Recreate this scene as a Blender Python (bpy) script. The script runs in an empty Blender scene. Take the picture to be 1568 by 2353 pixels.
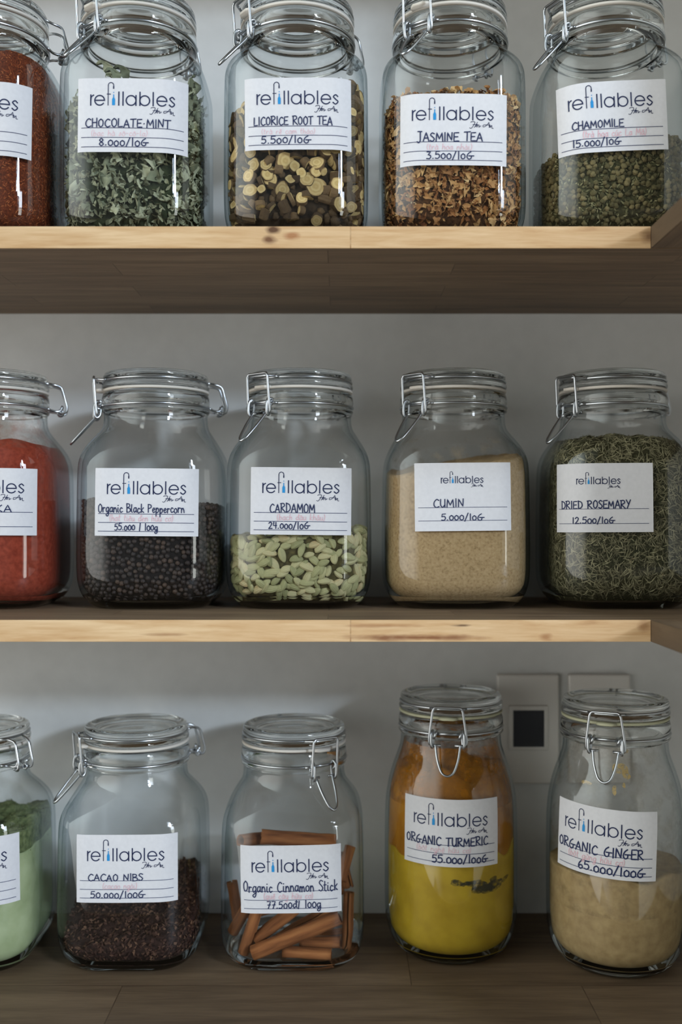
import bpy, bmesh, math, random, unicodedata
import numpy as np
from mathutils import Vector, Matrix, Euler, noise

R = random.Random(7)
PI = math.pi
C = bpy.context.scene.collection
SC = bpy.context.scene
MM = 0.001
CAM_H = 1350.0          # camera height above the floor, mm
FPX = 2287.0            # focal length in pixels of the 1568 px wide frame
CX, HY = 784.0, 1202.0  # vanishing point of the depth direction in the photograph

# ------------------------------------------------------------------ camera, world, lights, exposure
cam_d = bpy.data.cameras.new('camera')
cam = bpy.data.objects.new('camera', cam_d); C.objects.link(cam)
cam.location = (0, 0, CAM_H * MM); cam.rotation_euler = (PI / 2, 0, 0)
cam_d.sensor_fit = 'VERTICAL'; cam_d.sensor_height = 36.0
cam_d.lens = 36.0 * FPX / 2353.0
cam_d.shift_y = (HY - 2353 / 2) / 2353.0
cam_d.clip_start = 0.05
cam_d.dof.use_dof = True
cam_d.dof.focus_distance = 0.885
cam_d.dof.aperture_fstop = 3.2
SC.camera = cam

SC.view_settings.view_transform = 'Standard'
SC.view_settings.look = 'None'
SC.view_settings.gamma = 1.0
SC.view_settings.use_curve_mapping = False
SC.view_settings.exposure = -0.05
cy = SC.cycles
cy.use_denoising = True
cy.max_bounces = 16; cy.diffuse_bounces = 3; cy.glossy_bounces = 4
cy.transmission_bounces = 14; cy.transparent_max_bounces = 24
cy.sample_clamp_indirect = 3.0
cy.blur_glossy = 0.5

world = bpy.data.worlds.new('room_light'); SC.world = world
world.use_nodes = True
wn, wl = world.node_tree.nodes, world.node_tree.links
bg = wn['Background']
tc = wn.new('ShaderNodeTexCoord'); sx = wn.new('ShaderNodeSeparateXYZ')
mr = wn.new('ShaderNodeMapRange'); mr.inputs[1].default_value = -0.05; mr.inputs[2].default_value = 0.45
rp = wn.new('ShaderNodeValToRGB')
rp.color_ramp.elements[0].color = (0.64, 0.62, 0.58, 1)
rp.color_ramp.elements[1].color = (0.84, 0.92, 0.90, 1)
wl.new(tc.outputs['Generated'], sx.inputs[0]); wl.new(sx.outputs['Z'], mr.inputs[0])
wl.new(mr.outputs[0], rp.inputs[0]); wl.new(rp.outputs[0], bg.inputs['Color'])
mx_ = wn.new('ShaderNodeMapRange')      # the room is lightest on its left, dim behind the photographer and on the right
mx_.inputs[1].default_value = -1.0; mx_.inputs[2].default_value = 1.0
rx_ = wn.new('ShaderNodeValToRGB'); rx_.color_ramp.interpolation = 'EASE'
el_ = rx_.color_ramp.elements
el_.new(0.30); el_.new(0.5)
for e_, (p_, v_) in zip(el_, ((0.0, 1.0), (0.18, 0.70), (0.36, 0.060), (0.7, 0.015))):
    e_.position = p_; e_.color = (v_, v_, v_, 1)
sm_ = wn.new('ShaderNodeMath'); sm_.operation = 'MULTIPLY'; sm_.inputs[1].default_value = 4.2
wl.new(sx.outputs['X'], mx_.inputs[0]); wl.new(mx_.outputs[0], rx_.inputs[0])
wl.new(rx_.outputs[0], sm_.inputs[0]); wl.new(sm_.outputs[0], bg.inputs['Strength'])


def area_light(name, loc, target, w, h, power, col):
    d = bpy.data.lights.new(name, 'AREA'); d.shape = 'RECTANGLE'
    d.size = w; d.size_y = h; d.energy = power; d.color = col
    o = bpy.data.objects.new(name, d); C.objects.link(o)
    o.location = loc
    o.rotation_euler = (Vector(target) - Vector(loc)).to_track_quat('-Z', 'Y').to_euler()
    return o


# tall glass door to the right of the photographer: garden below, sky above, and a bright gap of open sky beyond it
def daylight(name, az, dist, zc, w, h, rad, col):
    a_ = math.radians(az)
    area_light(name, (-0.05 + dist * math.sin(a_), 0.95 - dist * math.cos(a_), zc), (-0.05, 0.95, zc - 0.001), w, h, 4 * w * h * rad, col)


daylight('door_daylight_low', 42, 5.0, 0.80, 0.75, 1.4, 5.0, (0.96, 0.97, 0.90))
daylight('door_daylight_high', 42, 5.0, 2.30, 0.75, 1.4, 12.0, (0.84, 0.91, 1.0))
LF = 20.0      # open sky seen through the top of the door, far off
for e0, e1, rad in ((14.5, 18.0, 200.0), (18.0, 27.0, 44.0)):
    h0, h1 = LF * math.tan(math.radians(e0)), LF * math.tan(math.radians(e1))
    daylight('sky_daylight', 38, LF, 1.25 + (h0 + h1) / 2, 1.4, h1 - h0, rad, (0.72, 0.85, 1.0))


# ------------------------------------------------------------------ small tools
def P(px, py, d):
    """photograph pixel at depth d (mm) -> world mm"""
    return ((px - CX) * d / FPX, d, CAM_H + (HY - py) * d / FPX)


def link_mesh(name, verts, faces, mats, parent=None, smooth=True, fmat=None):
    me = bpy.data.meshes.new(name)
    me.from_pydata([(v[0] * MM, v[1] * MM, v[2] * MM) for v in verts], [], faces)
    for m in (mats if isinstance(mats, (list, tuple)) else [mats]):
        me.materials.append(m)
    if fmat is not None:
        me.polygons.foreach_set('material_index', fmat)
    if smooth:
        me.polygons.foreach_set('use_smooth', [True] * len(me.polygons))
    me.update()
    o = bpy.data.objects.new(name, me); C.objects.link(o)
    if parent: o.parent = parent
    return o


def tag(o, label=None, cat=None, group=None, kind=None):
    if label: o['label'] = label
    if cat: o['category'] = cat
    if group: o['group'] = group
    if kind: o['kind'] = kind
    return o


def empty(name, loc):
    o = bpy.data.objects.new(name, None); C.objects.link(o)
    o.empty_display_size = 0.02
    o.location = (loc[0] * MM, loc[1] * MM, loc[2] * MM)
    return o


class MB:
    def __init__(self): self.v, self.f, self.m = [], [], []

    def add(self, v, f, mi=0):
        b = len(self.v)
        self.v += [tuple(p) for p in v]
        self.f += [tuple(i + b for i in q) for q in f]
        self.m += [mi] * len(f)
        return self

    def box(self, x0, x1, y0, y1, z0, z1, mi=0, bev=0.0):
        if bev <= 0:
            v = [(x, y, z) for z in (z0, z1) for y in (y0, y1) for x in (x0, x1)]
            f = [(0, 2, 3, 1), (4, 5, 7, 6), (0, 1, 5, 4), (2, 6, 7, 3), (0, 4, 6, 2), (1, 3, 7, 5)]
            return self.add(v, f, mi)
        bm = bmesh.new()
        bmesh.ops.create_cube(bm, size=1)
        for q in bm.verts:
            q.co = ((x0 + x1) / 2 + q.co.x * (x1 - x0), (y0 + y1) / 2 + q.co.y * (y1 - y0), (z0 + z1) / 2 + q.co.z * (z1 - z0))
        bmesh.ops.bevel(bm, geom=bm.edges[:], offset=bev, segments=3, affect='EDGES', profile=0.5)
        bm.verts.ensure_lookup_table()
        v = [q.co[:] for q in bm.verts]; f = [[q.index for q in fc.verts] for fc in bm.faces]
        bm.free()
        return self.add(v, f, mi)

    def tube(self, pts, r, closed=False, n=8, mi=0, caps=True):
        pts = [Vector(p) for p in pts]
        k = len(pts)
        tang = []
        for i in range(k):
            a = pts[(i - 1) % k] if (closed or i > 0) else pts[i]
            b = pts[(i + 1) % k] if (closed or i < k - 1) else pts[i]
            t = b - a
            tang.append(t.normalized() if t.length > 1e-9 else Vector((0, 0, 1)))
        up = Vector((0, 0, 1)) if abs(tang[0].z) < 0.9 else Vector((1, 0, 0))
        nrm = (up - tang[0] * up.dot(tang[0])).normalized()
        v, f = [], []
        rr = r if isinstance(r, (list, tuple)) else [r] * k
        for i in range(k):
            nrm = (nrm - tang[i] * nrm.dot(tang[i]))
            nrm = nrm.normalized() if nrm.length > 1e-6 else tang[i].orthogonal().normalized()
            bn = tang[i].cross(nrm)
            for j in range(n):
                a = 2 * PI * j / n
                v.append(pts[i] + (nrm * math.cos(a) + bn * math.sin(a)) * rr[i])
        for i in range(k if closed else k - 1):
            i2 = (i + 1) % k
            for j in range(n):
                j2 = (j + 1) % n
                f.append((i * n + j, i * n + j2, i2 * n + j2, i2 * n + j))
        if not closed and caps:
            f.append(tuple(range(n - 1, -1, -1)))
            f.append(tuple((k - 1) * n + j for j in range(n)))
        return self.add(v, f, mi)

    def lathe(self, prof, n=72, mi=0):
        v, f = [], []
        k = len(prof)
        idx = []
        for (r, z) in prof:
            if r < 1e-6:
                idx.append([len(v)] * n); v.append((0, 0, z))
            else:
                idx.append(list(range(len(v), len(v) + n)))
                v += [(r * math.sin(2 * PI * j / n), -r * math.cos(2 * PI * j / n), z) for j in range(n)]
        for i in range(k - 1):
            for j in range(n):
                q = [idx[i][j], idx[i][(j + 1) % n], idx[i + 1][(j + 1) % n], idx[i + 1][j]]
                u = []
                for a in q:
                    if a not in u: u.append(a)
                if len(u) > 2: f.append(tuple(u))
        return self.add(v, f, mi)

    def build(self, name, mats, parent=None, smooth=True):
        return link_mesh(name, self.v, self.f, mats, parent, smooth, self.m)


def crom(pts, n=6, closed=False):
    """Catmull-Rom through points of any dimension"""
    pts = [np.array(p, float) for p in pts]
    k = len(pts); out = []
    for i in range(k if closed else k - 1):
        p1, p2 = pts[i], pts[(i + 1) % k]
        p0 = pts[(i - 1) % k] if (closed or i > 0) else 2 * p1 - p2
        p3 = pts[(i + 2) % k] if (closed or i < k - 2) else 2 * p2 - p1
        for j in range(n):
            t = j / n
            out.append(0.5 * ((2 * p1) + (-p0 + p2) * t + (2 * p0 - 5 * p1 + 4 * p2 - p3) * t * t + (-p0 + 3 * p1 - 3 * p2 + p3) * t ** 3))
    if not closed: out.append(pts[-1])
    return out


# ------------------------------------------------------------------ materials
def mat(name):
    m = bpy.data.materials.new(name); m.use_nodes = True
    nt = m.node_tree
    return m, nt.nodes, nt.links, nt.nodes['Principled BSDF']


def ramp(nodes, stops):
    r = nodes.new('ShaderNodeValToRGB')
    e = r.color_ramp.elements
    while len(e) < len(stops): e.new(0.5)
    for el, (p, c) in zip(e, stops):
        el.position = p; el.color = (c[0], c[1], c[2], 1)
    return r


def s2l(r, g, b):
    f = lambda c: (c / 255 / 12.92) if c / 255 <= 0.04045 else ((c / 255 + 0.055) / 1.055) ** 2.4
    return (f(r), f(g), f(b))


def plain(name, col, rough=0.6, metal=0.0, spec=0.5):
    m, n, l, b = mat(name)
    b.inputs['Base Color'].default_value = (*col, 1); b.inputs['Roughness'].default_value = rough
    b.inputs['Metallic'].default_value = metal; b.inputs['Specular IOR Level'].default_value = spec
    return m


def noise_mat(name, stops, scale, rough=0.9, detail=6.0, bump=0.3, bdist=0.0005, spec=0.2, rnd=None, stretch=None):
    """colour from object-space noise; rnd: 'island' or 'object' adds one random tone per piece"""
    m, n, l, b = mat(name)
    t = n.new('ShaderNodeTexCoord'); nz = n.new('ShaderNodeTexNoise')
    nz.inputs['Scale'].default_value = scale; nz.inputs['Detail'].default_value = detail
    src = t.outputs['Object']
    if stretch:
        mp = n.new('ShaderNodeMapping'); mp.inputs['Scale'].default_value = stretch
        l.new(src, mp.inputs[0]); src = mp.outputs[0]
    l.new(src, nz.inputs['Vector'])
    r = ramp(n, stops)
    if rnd:
        g = n.new('ShaderNodeNewGeometry' if rnd == 'island' else 'ShaderNodeObjectInfo')
        o = g.outputs['Random Per Island' if rnd == 'island' else 'Random']
        mx = n.new('ShaderNodeMath'); mx.operation = 'MULTIPLY_ADD'; mx.inputs[1].default_value = 0.35
        l.new(nz.outputs['Fac'], mx.inputs[0])
        m2 = n.new('ShaderNodeMath'); m2.operation = 'MULTIPLY'; m2.inputs[1].default_value = 0.65
        l.new(o, m2.inputs[0]); l.new(m2.outputs[0], mx.inputs[2]); l.new(mx.outputs[0], r.inputs[0])
    else:
        l.new(nz.outputs['Fac'], r.inputs[0])
    l.new(r.outputs[0], b.inputs['Base Color'])
    b.inputs['Roughness'].default_value = rough; b.inputs['Specular IOR Level'].default_value = spec
    if bump:
        bp = n.new('ShaderNodeBump'); bp.inputs['Strength'].default_value = bump; bp.inputs['Distance'].default_value = bdist
        l.new(nz.outputs['Fac'], bp.inputs['Height']); l.new(bp.outputs[0], b.inputs['Normal'])
    return m


def wood_mat(name, stops, plank=(0.30, 0.042), along='X', knots=(), gscale=1.0, seam=0.5):
    m, n, l, b = mat(name)
    t = n.new('ShaderNodeTexCoord')
    mp = n.new('ShaderNodeMapping')
    mp.inputs['Scale'].default_value = (5, 60, 60) if along == 'X' else (60, 5, 60)
    l.new(t.outputs['Object'], mp.inputs[0])
    # every lamella gets its own offset in the grain
    br = n.new('ShaderNodeTexBrick')
    br.inputs['Scale'].default_value = 1.0
    br.inputs['Brick Width'].default_value = plank[0]; br.inputs['Row Height'].default_value = plank[1]
    br.inputs['Mortar Size'].default_value = 0.0006; br.inputs['Mortar Smooth'].default_value = 0.2
    br.inputs['Color1'].default_value = (0, 0, 0, 1); br.inputs['Color2'].default_value = (1, 1, 1, 1)
    br.inputs['Mortar'].default_value = (0.5, 0.5, 0.5, 1)
    br.offset = 0.37; br.offset_frequency = 2
    bmap = n.new('ShaderNodeMapping')
    if along != 'X': bmap.inputs['Rotation'].default_value = (0, 0, PI / 2)
    l.new(t.outputs['Object'], bmap.inputs[0]); l.new(bmap.outputs[0], br.inputs['Vector'])
    ad = n.new('ShaderNodeVectorMath'); ad.operation = 'MULTIPLY_ADD'
    ad.inputs[1].default_value = (9, 7, 5)
    l.new(br.outputs['Color'], ad.inputs[0]); l.new(mp.outputs[0], ad.inputs[2])
    nz = n.new('ShaderNodeTexNoise'); nz.inputs['Scale'].default_value = 1.0 * gscale; nz.inputs['Detail'].default_value = 7
    nz.inputs['Roughness'].default_value = 0.62; nz.inputs['Distortion'].default_value = 0.6
    l.new(ad.outputs[0], nz.inputs['Vector'])
    fine = n.new('ShaderNodeTexNoise'); fine.inputs['Scale'].default_value = 7.0; fine.inputs['Detail'].default_value = 3
    l.new(ad.outputs[0], fine.inputs['Vector'])
    mx = n.new('ShaderNodeMath'); mx.operation = 'MULTIPLY_ADD'; mx.inputs[1].default_value = 0.25
    l.new(fine.outputs['Fac'], mx.inputs[0])
    m2 = n.new('ShaderNodeMath'); m2.operation = 'MULTIPLY_ADD'; m2.inputs[1].default_value = 0.12
    sp = n.new('ShaderNodeSeparateColor'); l.new(br.outputs['Color'], sp.inputs[0])
    l.new(sp.outputs[0], m2.inputs[0])
    m3 = n.new('ShaderNodeMath'); m3.operation = 'MULTIPLY_ADD'; m3.inputs[1].default_value = 0.8; m3.inputs[2].default_value = -0.08
    l.new(nz.outputs['Fac'], m3.inputs[0]); l.new(m3.outputs[0], m2.inputs[2]); l.new(m2.outputs[0], mx.inputs[2])
    r = ramp(n, stops); l.new(mx.outputs[0], r.inputs[0])
    col = r.outputs[0]
    dk = n.new('ShaderNodeMix'); dk.data_type = 'RGBA'; dk.blend_type = 'MULTIPLY'
    dk.inputs['B'].default_value = (0.45, 0.40, 0.36, 1)
    sm = n.new('ShaderNodeMath'); sm.operation = 'MULTIPLY'; sm.inputs[1].default_value = seam
    l.new(br.outputs['Fac'], sm.inputs[0]); l.new(sm.outputs[0], dk.inputs['Factor']); l.new(col, dk.inputs['A'])
    col = dk.outputs['Result']
    for (kx, ky, kz, rx, rz, c, s) in knots:   # knots and dark streaks of the timber, in metres (object space)
        vm = n.new('ShaderNodeVectorMath'); vm.operation = 'SUBTRACT'; vm.inputs[1].default_value = (kx, ky, kz)
        wob = n.new('ShaderNodeTexNoise'); wob.inputs['Scale'].default_value = 140; wob.inputs['Detail'].default_value = 3
        wmap = n.new('ShaderNodeMapping'); wmap.inputs['Scale'].default_value = (0.35, 1, 1)
        l.new(t.outputs['Object'], wmap.inputs[0]); l.new(wmap.outputs[0], wob.inputs['Vector'])
        vs = n.new('ShaderNodeVectorMath'); vs.operation = 'MULTIPLY'; vs.inputs[1].default_value = (1 / rx, 0.0, 1 / rz)
        l.new(t.outputs['Object'], vm.inputs[0]); l.new(vm.outputs[0], vs.inputs[0])
        ln = n.new('ShaderNodeVectorMath'); ln.operation = 'LENGTH'; l.new(vs.outputs[0], ln.inputs[0])
        aw = n.new('ShaderNodeMath'); aw.operation = 'MULTIPLY_ADD'; aw.inputs[1].default_value = 1.6
        l.new(wob.outputs['Fac'], aw.inputs[0]); l.new(ln.outputs['Value'], aw.inputs[2])
        mrr = n.new('ShaderNodeMapRange'); mrr.inputs[1].default_value = 1.1; mrr.inputs[2].default_value = 2.0
        mrr.inputs[3].default_value = s; mrr.inputs[4].default_value = 0.0
        l.new(aw.outputs[0], mrr.inputs[0])
        mk = n.new('ShaderNodeMix'); mk.data_type = 'RGBA'
        mk.inputs['B'].default_value = (*c, 1)
        l.new(mrr.outputs[0], mk.inputs['Factor']); l.new(col, mk.inputs['A'])
        col = mk.outputs['Result']
    l.new(col, b.inputs['Base Color'])
    b.inputs['Roughness'].default_value = 0.55; b.inputs['Specular IOR Level'].default_value = 0.3
    bp = n.new('ShaderNodeBump'); bp.inputs['Strength'].default_value = 0.15; bp.inputs['Distance'].default_value = 0.0004
    l.new(nz.outputs['Fac'], bp.inputs['Height']); l.new(bp.outputs[0], b.inputs['Normal'])
    return m


def thin_glass_mat(name, base, gain, face, edge):
    """jar wall: clear sheet with Fresnel gloss; a little more absorption along grazing paths"""
    m, n, l, b = mat(name); n.remove(b)
    out = n['Material Output']
    lw = n.new('ShaderNodeLayerWeight'); lw.inputs['Blend'].default_value = 0.5
    p5 = n.new('ShaderNodeMath'); p5.operation = 'POWER'; p5.inputs[1].default_value = 5
    l.new(lw.outputs['Facing'], p5.inputs[0])
    fr = n.new('ShaderNodeMath'); fr.operation = 'MULTIPLY_ADD'; fr.inputs[1].default_value = gain; fr.inputs[2].default_value = base
    l.new(p5.outputs[0], fr.inputs[0])
    p3 = n.new('ShaderNodeMath'); p3.operation = 'POWER'; p3.inputs[1].default_value = 4
    l.new(lw.outputs['Facing'], p3.inputs[0])
    tint = ramp(n, [(0.0, face), (1.0, edge)])
    l.new(p3.outputs[0], tint.inputs[0])
    tr = n.new('ShaderNodeBsdfTransparent'); l.new(tint.outputs[0], tr.inputs['Color'])
    gl = n.new('ShaderNodeBsdfGlossy'); gl.inputs['Roughness'].default_value = 0.03
    gl.inputs['Color'].default_value = (0.95, 0.98, 1, 1)
    mx = n.new('ShaderNodeMixShader')
    l.new(fr.outputs[0], mx.inputs[0]); l.new(tr.outputs[0], mx.inputs[1]); l.new(gl.outputs[0], mx.inputs[2])
    l.new(mx.outputs[0], out.inputs['Surface'])
    return m


def solid_glass_mat():
    m, n, l, b = mat('thick_glass'); n.remove(b)
    g = n.new('ShaderNodeBsdfGlass'); g.inputs['IOR'].default_value = 1.47
    g.inputs['Roughness'].default_value = 0.0; g.inputs['Color'].default_value = (0.975, 0.985, 0.985, 1)
    l.new(g.outputs[0], n['Material Output'].inputs['Surface'])
    return m


def film_mat(name, col, scale, lo, hi, amax, zrange=None):
    """powder dust clinging to glass: diffuse where the noise is high, clear elsewhere"""
    m, n, l, b = mat(name); n.remove(b)
    t = n.new('ShaderNodeTexCoord'); nz = n.new('ShaderNodeTexNoise')
    nz.inputs['Scale'].default_value = scale; nz.inputs['Detail'].default_value = 8; nz.inputs['Roughness'].default_value = 0.65
    l.new(t.outputs['Object'], nz.inputs['Vector'])
    mr_ = n.new('ShaderNodeMapRange'); mr_.inputs[1].default_value = lo; mr_.inputs[2].default_value = hi; mr_.inputs[4].default_value = amax
    l.new(nz.outputs['Fac'], mr_.inputs[0])
    fac = mr_.outputs[0]
    if zrange:
        sp = n.new('ShaderNodeSeparateXYZ'); l.new(t.outputs['Object'], sp.inputs[0])
        mz = n.new('ShaderNodeMapRange'); mz.inputs[1].default_value = zrange[0] * MM; mz.inputs[2].default_value = zrange[1] * MM
        mz.inputs[3].default_value = 1.0; mz.inputs[4].default_value = 0.0
        l.new(sp.outputs['Z'], mz.inputs[0])
        ml = n.new('ShaderNodeMath'); ml.operation = 'MULTIPLY'
        l.new(fac, ml.inputs[0]); l.new(mz.outputs[0], ml.inputs[1]); fac = ml.outputs[0]
    df = n.new('ShaderNodeBsdfDiffuse'); df.inputs['Color'].default_value = (*col, 1)
    tr = n.new('ShaderNodeBsdfTransparent')
    mx = n.new('ShaderNodeMixShader')
    l.new(fac, mx.inputs[0]); l.new(tr.outputs[0], mx.inputs[1]); l.new(df.outputs[0], mx.inputs[2])
    l.new(mx.outputs[0], n['Material Output'].inputs['Surface'])
    return m


M_WALLGLASS = thin_glass_mat('jar_wall_glass', 0.055, 0.80, (0.992, 0.996, 0.996), (0.34, 0.42, 0.45))
M_INNERGLASS = thin_glass_mat('jar_wall_glass_inside', 0.008, 0.25, (0.998, 0.999, 0.999), (0.55, 0.62, 0.64))
M_GLASS = solid_glass_mat()
M_WIRE = plain('galvanised_wire', (0.52, 0.55, 0.58), 0.28, 1.0)
M_GASKET = plain('rubber_seal', (0.66, 0.62, 0.56), 0.6)
M_GASKET_OLD = plain('yellowed_rubber_seal', (0.50, 0.50, 0.34), 0.6)
M_PAPER = noise_mat('label_paper', [(0.3, (0.66, 0.66, 0.69)), (0.7, (0.70, 0.70, 0.73))], 300, 0.75, 3, 0.05)
M_INK = plain('navy_ink', s2l(18, 32, 74), 0.7)
M_PEN = plain('blue_marker_ink', s2l(18, 34, 80), 0.7)
M_BLUE = plain('logo_blue_ink', s2l(28, 140, 205), 0.7)
M_PINK = plain('faded_pink_ink', s2l(228, 176, 188), 0.8)
M_RULE = plain('rule_ink', s2l(30, 44, 88), 0.7)
LABEL_MATS = [M_PAPER, M_INK, M_PEN, M_BLUE, M_PINK, M_RULE]

M_PAINT = noise_mat('white_wall_paint', [(0.3, (0.66, 0.67, 0.66)), (0.7, (0.70, 0.71, 0.70))], 60, 0.85, 5, 0.08, 0.0004)
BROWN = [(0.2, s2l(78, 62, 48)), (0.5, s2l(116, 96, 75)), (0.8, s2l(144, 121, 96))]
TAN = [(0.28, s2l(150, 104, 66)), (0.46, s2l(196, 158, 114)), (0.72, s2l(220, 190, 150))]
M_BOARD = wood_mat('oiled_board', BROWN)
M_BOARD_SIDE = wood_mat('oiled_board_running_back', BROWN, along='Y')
M_EDGE_SIDE_SHADED = wood_mat('shaded_edge_running_back', [(a, tuple(x * .45 for x in c)) for a, c in BROWN], along='Y', seam=0)  # board colour darkened to carry the shade on this left-facing edge

# ------------------------------------------------------------------ room: walls and shelves
D1, D2 = 823.0, 1080.0            # depth of the shelf fronts and of the back wall
XI = 256.0                        # inner corner of the L-shaped shelving
XR = XI + (D2 - D1)               # right wall
YR = 490.0                        # where the right wall ends towards the room
ZU, ZM, ZL = CAM_H + 245.0, CAM_H - 80.0, CAM_H - 423.0   # upper faces of the three boards
TH = 18.0

w = MB().box(-1500, XR + 120, D2, D2 + 100, 0, 2400).build('wall_back', M_PAINT, smooth=False); tag(w, kind='structure')
w = MB().box(XR, XR + 120, YR, D2, 0, 2400).box(XR, XR + 120, 330, YR, 0, ZM - TH).build('wall_right', M_PAINT, smooth=False); tag(w, kind='structure')  # low front box is an unseen extension added to darken the bottom right
w = MB().box(-1500, XR + 900, -1500, D2, -60, 0).build('floor', plain('floor_tile', (0.28, 0.25, 0.22), 0.6), smooth=False); tag(w, kind='structure')


# unseen shelf board added just above the frame to shade the wall
w = MB().box(-1500, XR, D1, D2, CAM_H + 640, CAM_H + 658).build('unseen_shelf_1', M_BOARD, smooth=False); tag(w, kind='structure')


def shelf(z, label, knots, side_label):
    t = empty('wooden_shelf', (-200, D2, z))
    tag(t, label, 'shelf', 'wooden shelf boards')
    ox, oy = -200, D2
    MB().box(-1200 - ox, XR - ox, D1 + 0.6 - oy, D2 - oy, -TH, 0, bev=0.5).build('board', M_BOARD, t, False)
    em = wood_mat('light_board_edge', TAN, plank=(0.33, 0.2), knots=knots, seam=0.35, gscale=1.7)  # lighter edge strip; the stronger light on the front is put into its tone
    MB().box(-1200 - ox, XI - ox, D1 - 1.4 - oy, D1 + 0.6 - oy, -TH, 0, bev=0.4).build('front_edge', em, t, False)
    s = empty('wooden_shelf', (XI, D1 - 1, z))
    tag(s, side_label, 'shelf', 'wooden shelf boards')
    MB().box(1.2, XR - XI, YR - D1 - 60, -0.5, -TH, 0, bev=0.5).build('board', M_BOARD_SIDE, s, False)
    MB().box(0, 1.2, YR - D1 - 60, -0.5, -TH, 0, bev=0.4).build('front_edge', M_EDGE_SIDE_SHADED, s, False)


def kp(px, py, z):   # a mark on a front edge, in the shelf's object space (m)
    X, Y, Z = P(px, py, D1 - 1)
    return ((X + 200) * MM, 0.0, (Z - z) * MM)


DK = s2l(70, 38, 22)
shelf(ZU, 'upper wooden shelf board carrying the herb tea jars',
      [(*kp(628, 527, ZU), 0.006, 0.004, DK, 0.9), (*kp(618, 551, ZU), 0.0065, 0.0035, s2l(92, 50, 26), 0.85),
       (*kp(672, 542, ZU), 0.007, 0.003, s2l(150, 88, 44), 0.7), (*kp(1492, 545, ZU), 0.008, 0.007, DK, 0.7)],
      'board running forward along the right wall, level with the upper shelf')
shelf(ZM, 'middle wooden shelf board carrying the peppercorn and cardamom jars',
      [(*kp(960, 1465, ZM), 0.055, 0.0026, s2l(120, 70, 40), 0.85), (*kp(1062, 1437, ZM), 0.010, 0.0012, DK, 0.8),
       (*kp(860, 1438, ZM), 0.030, 0.0015, s2l(150, 100, 60), 0.6), (*kp(380, 1458, ZM), 0.02, 0.0015, s2l(140, 95, 58), 0.6),
       (*kp(1255, 1464, ZM), 0.006, 0.003, s2l(150, 100, 60), 0.7), (*kp(1480, 1440, ZM), 0.006, 0.006, s2l(140, 96, 60), 0.6)],
      'board running forward along the right wall, level with the middle shelf')
t = empty('wooden_shelf', (-200, D2, ZL))
tag(t, 'deep bottom wooden board carrying the cacao, cinnamon and turmeric jars', 'shelf', 'wooden shelf boards')
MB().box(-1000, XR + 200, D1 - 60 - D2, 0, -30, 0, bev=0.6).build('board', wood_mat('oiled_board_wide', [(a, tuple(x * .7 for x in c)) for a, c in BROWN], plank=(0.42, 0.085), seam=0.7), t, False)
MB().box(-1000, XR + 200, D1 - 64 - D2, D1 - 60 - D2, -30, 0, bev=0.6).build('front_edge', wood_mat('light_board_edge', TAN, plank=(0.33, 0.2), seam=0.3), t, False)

# wall sockets behind the turmeric and ginger jars
M_PLATE = plain('socket_plastic', (0.72, 0.70, 0.66), 0.35)
M_HOLE = plain('dark_socket_insert', (0.012, 0.014, 0.02), 0.4)


def wall_plate(x0, label, hole):
    zc = CAM_H - 222
    t = empty('wall_socket', (x0 + 33.5, D2, zc)); tag(t, label, 'socket', 'wall sockets above the bottom shelf')
    MB().box(-33.5, 33.5, -9, 0, -59, 59, bev=2.5).build('plate', M_PLATE, t)
    if hole:
        MB().box(-21, 21, -12, -8.5, -22, 26, bev=1).build('surround', M_PLATE, t)
        MB().box(-16.5, 16.5, -13, -11.5, -18, 21, bev=0.4).build('insert', M_HOLE, t, False)
    else:
        MB().box(-16.5, 16.5, -12, -8.5, -30, 30, bev=1).build('rocker', M_PLATE, t)


wall_plate(168, 'pale wall socket with a dark square insert between the turmeric and ginger jars', True)
wall_plate(245, 'pale plain wall plate almost hidden behind the ginger jar', False)


# ------------------------------------------------------------------ jar shapes
def perim(q, a, r):
    """point and normal at fraction q of a rounded square's outline, from the front centre to the right"""
    L = 8 * (a - r) + 2 * PI * r
    s = (q % 1.0) * L
    quarter = L / 4
    k = int((s + quarter / 2) // quarter)
    u = s - k * quarter
    f = a - r
    if abs(u) <= f:
        x, y, nx, ny = u, -a, 0.0, -1.0
    else:
        sg = 1 if u > 0 else -1
        an = (abs(u) - f) / r
        x, y = sg * (f + r * math.sin(an)), -(a - r) - r * math.cos(an)
        nx, ny = sg * math.sin(an), -math.cos(an)
    c, s_ = [(1, 0), (0, 1), (-1, 0), (0, -1)][k % 4]
    return x * c - y * s_, x * s_ + y * c, nx * c - ny * s_, nx * s_ + ny * c


def sect(q, a, t):
    x, y, nx, ny = perim(q, a, 0.52 * a)
    th = 2 * PI * q
    cx, cy_ = a * math.sin(th), -a * math.cos(th)
    x, y = x * (1 - t) + cx * t, y * (1 - t) + cy_ * t
    nx, ny = nx * (1 - t) + math.sin(th) * t, ny * (1 - t) - math.cos(th) * t
    k = math.hypot(nx, ny)
    return x, y, nx / k, ny / k


def neck_out(zr):
    return [(zr - 8.5, 49.8, 1), (zr - 6.2, 50.2, 1), (zr - 5.0, 51.6, 1), (zr - 3.4, 52.2, 1), (zr - 2.2, 51.4, 1), (zr - 1.4, 50.2, 1),
            (zr + 1.2, 50.2, 1), (zr + 2.2, 51.6, 1), (zr + 4, 52.2, 1), (zr + 9, 51.8, 1), (zr + 12, 51.0, 1), (zr + 13.6, 49.8, 1), (zr + 14, 48.5, 1)]


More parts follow.
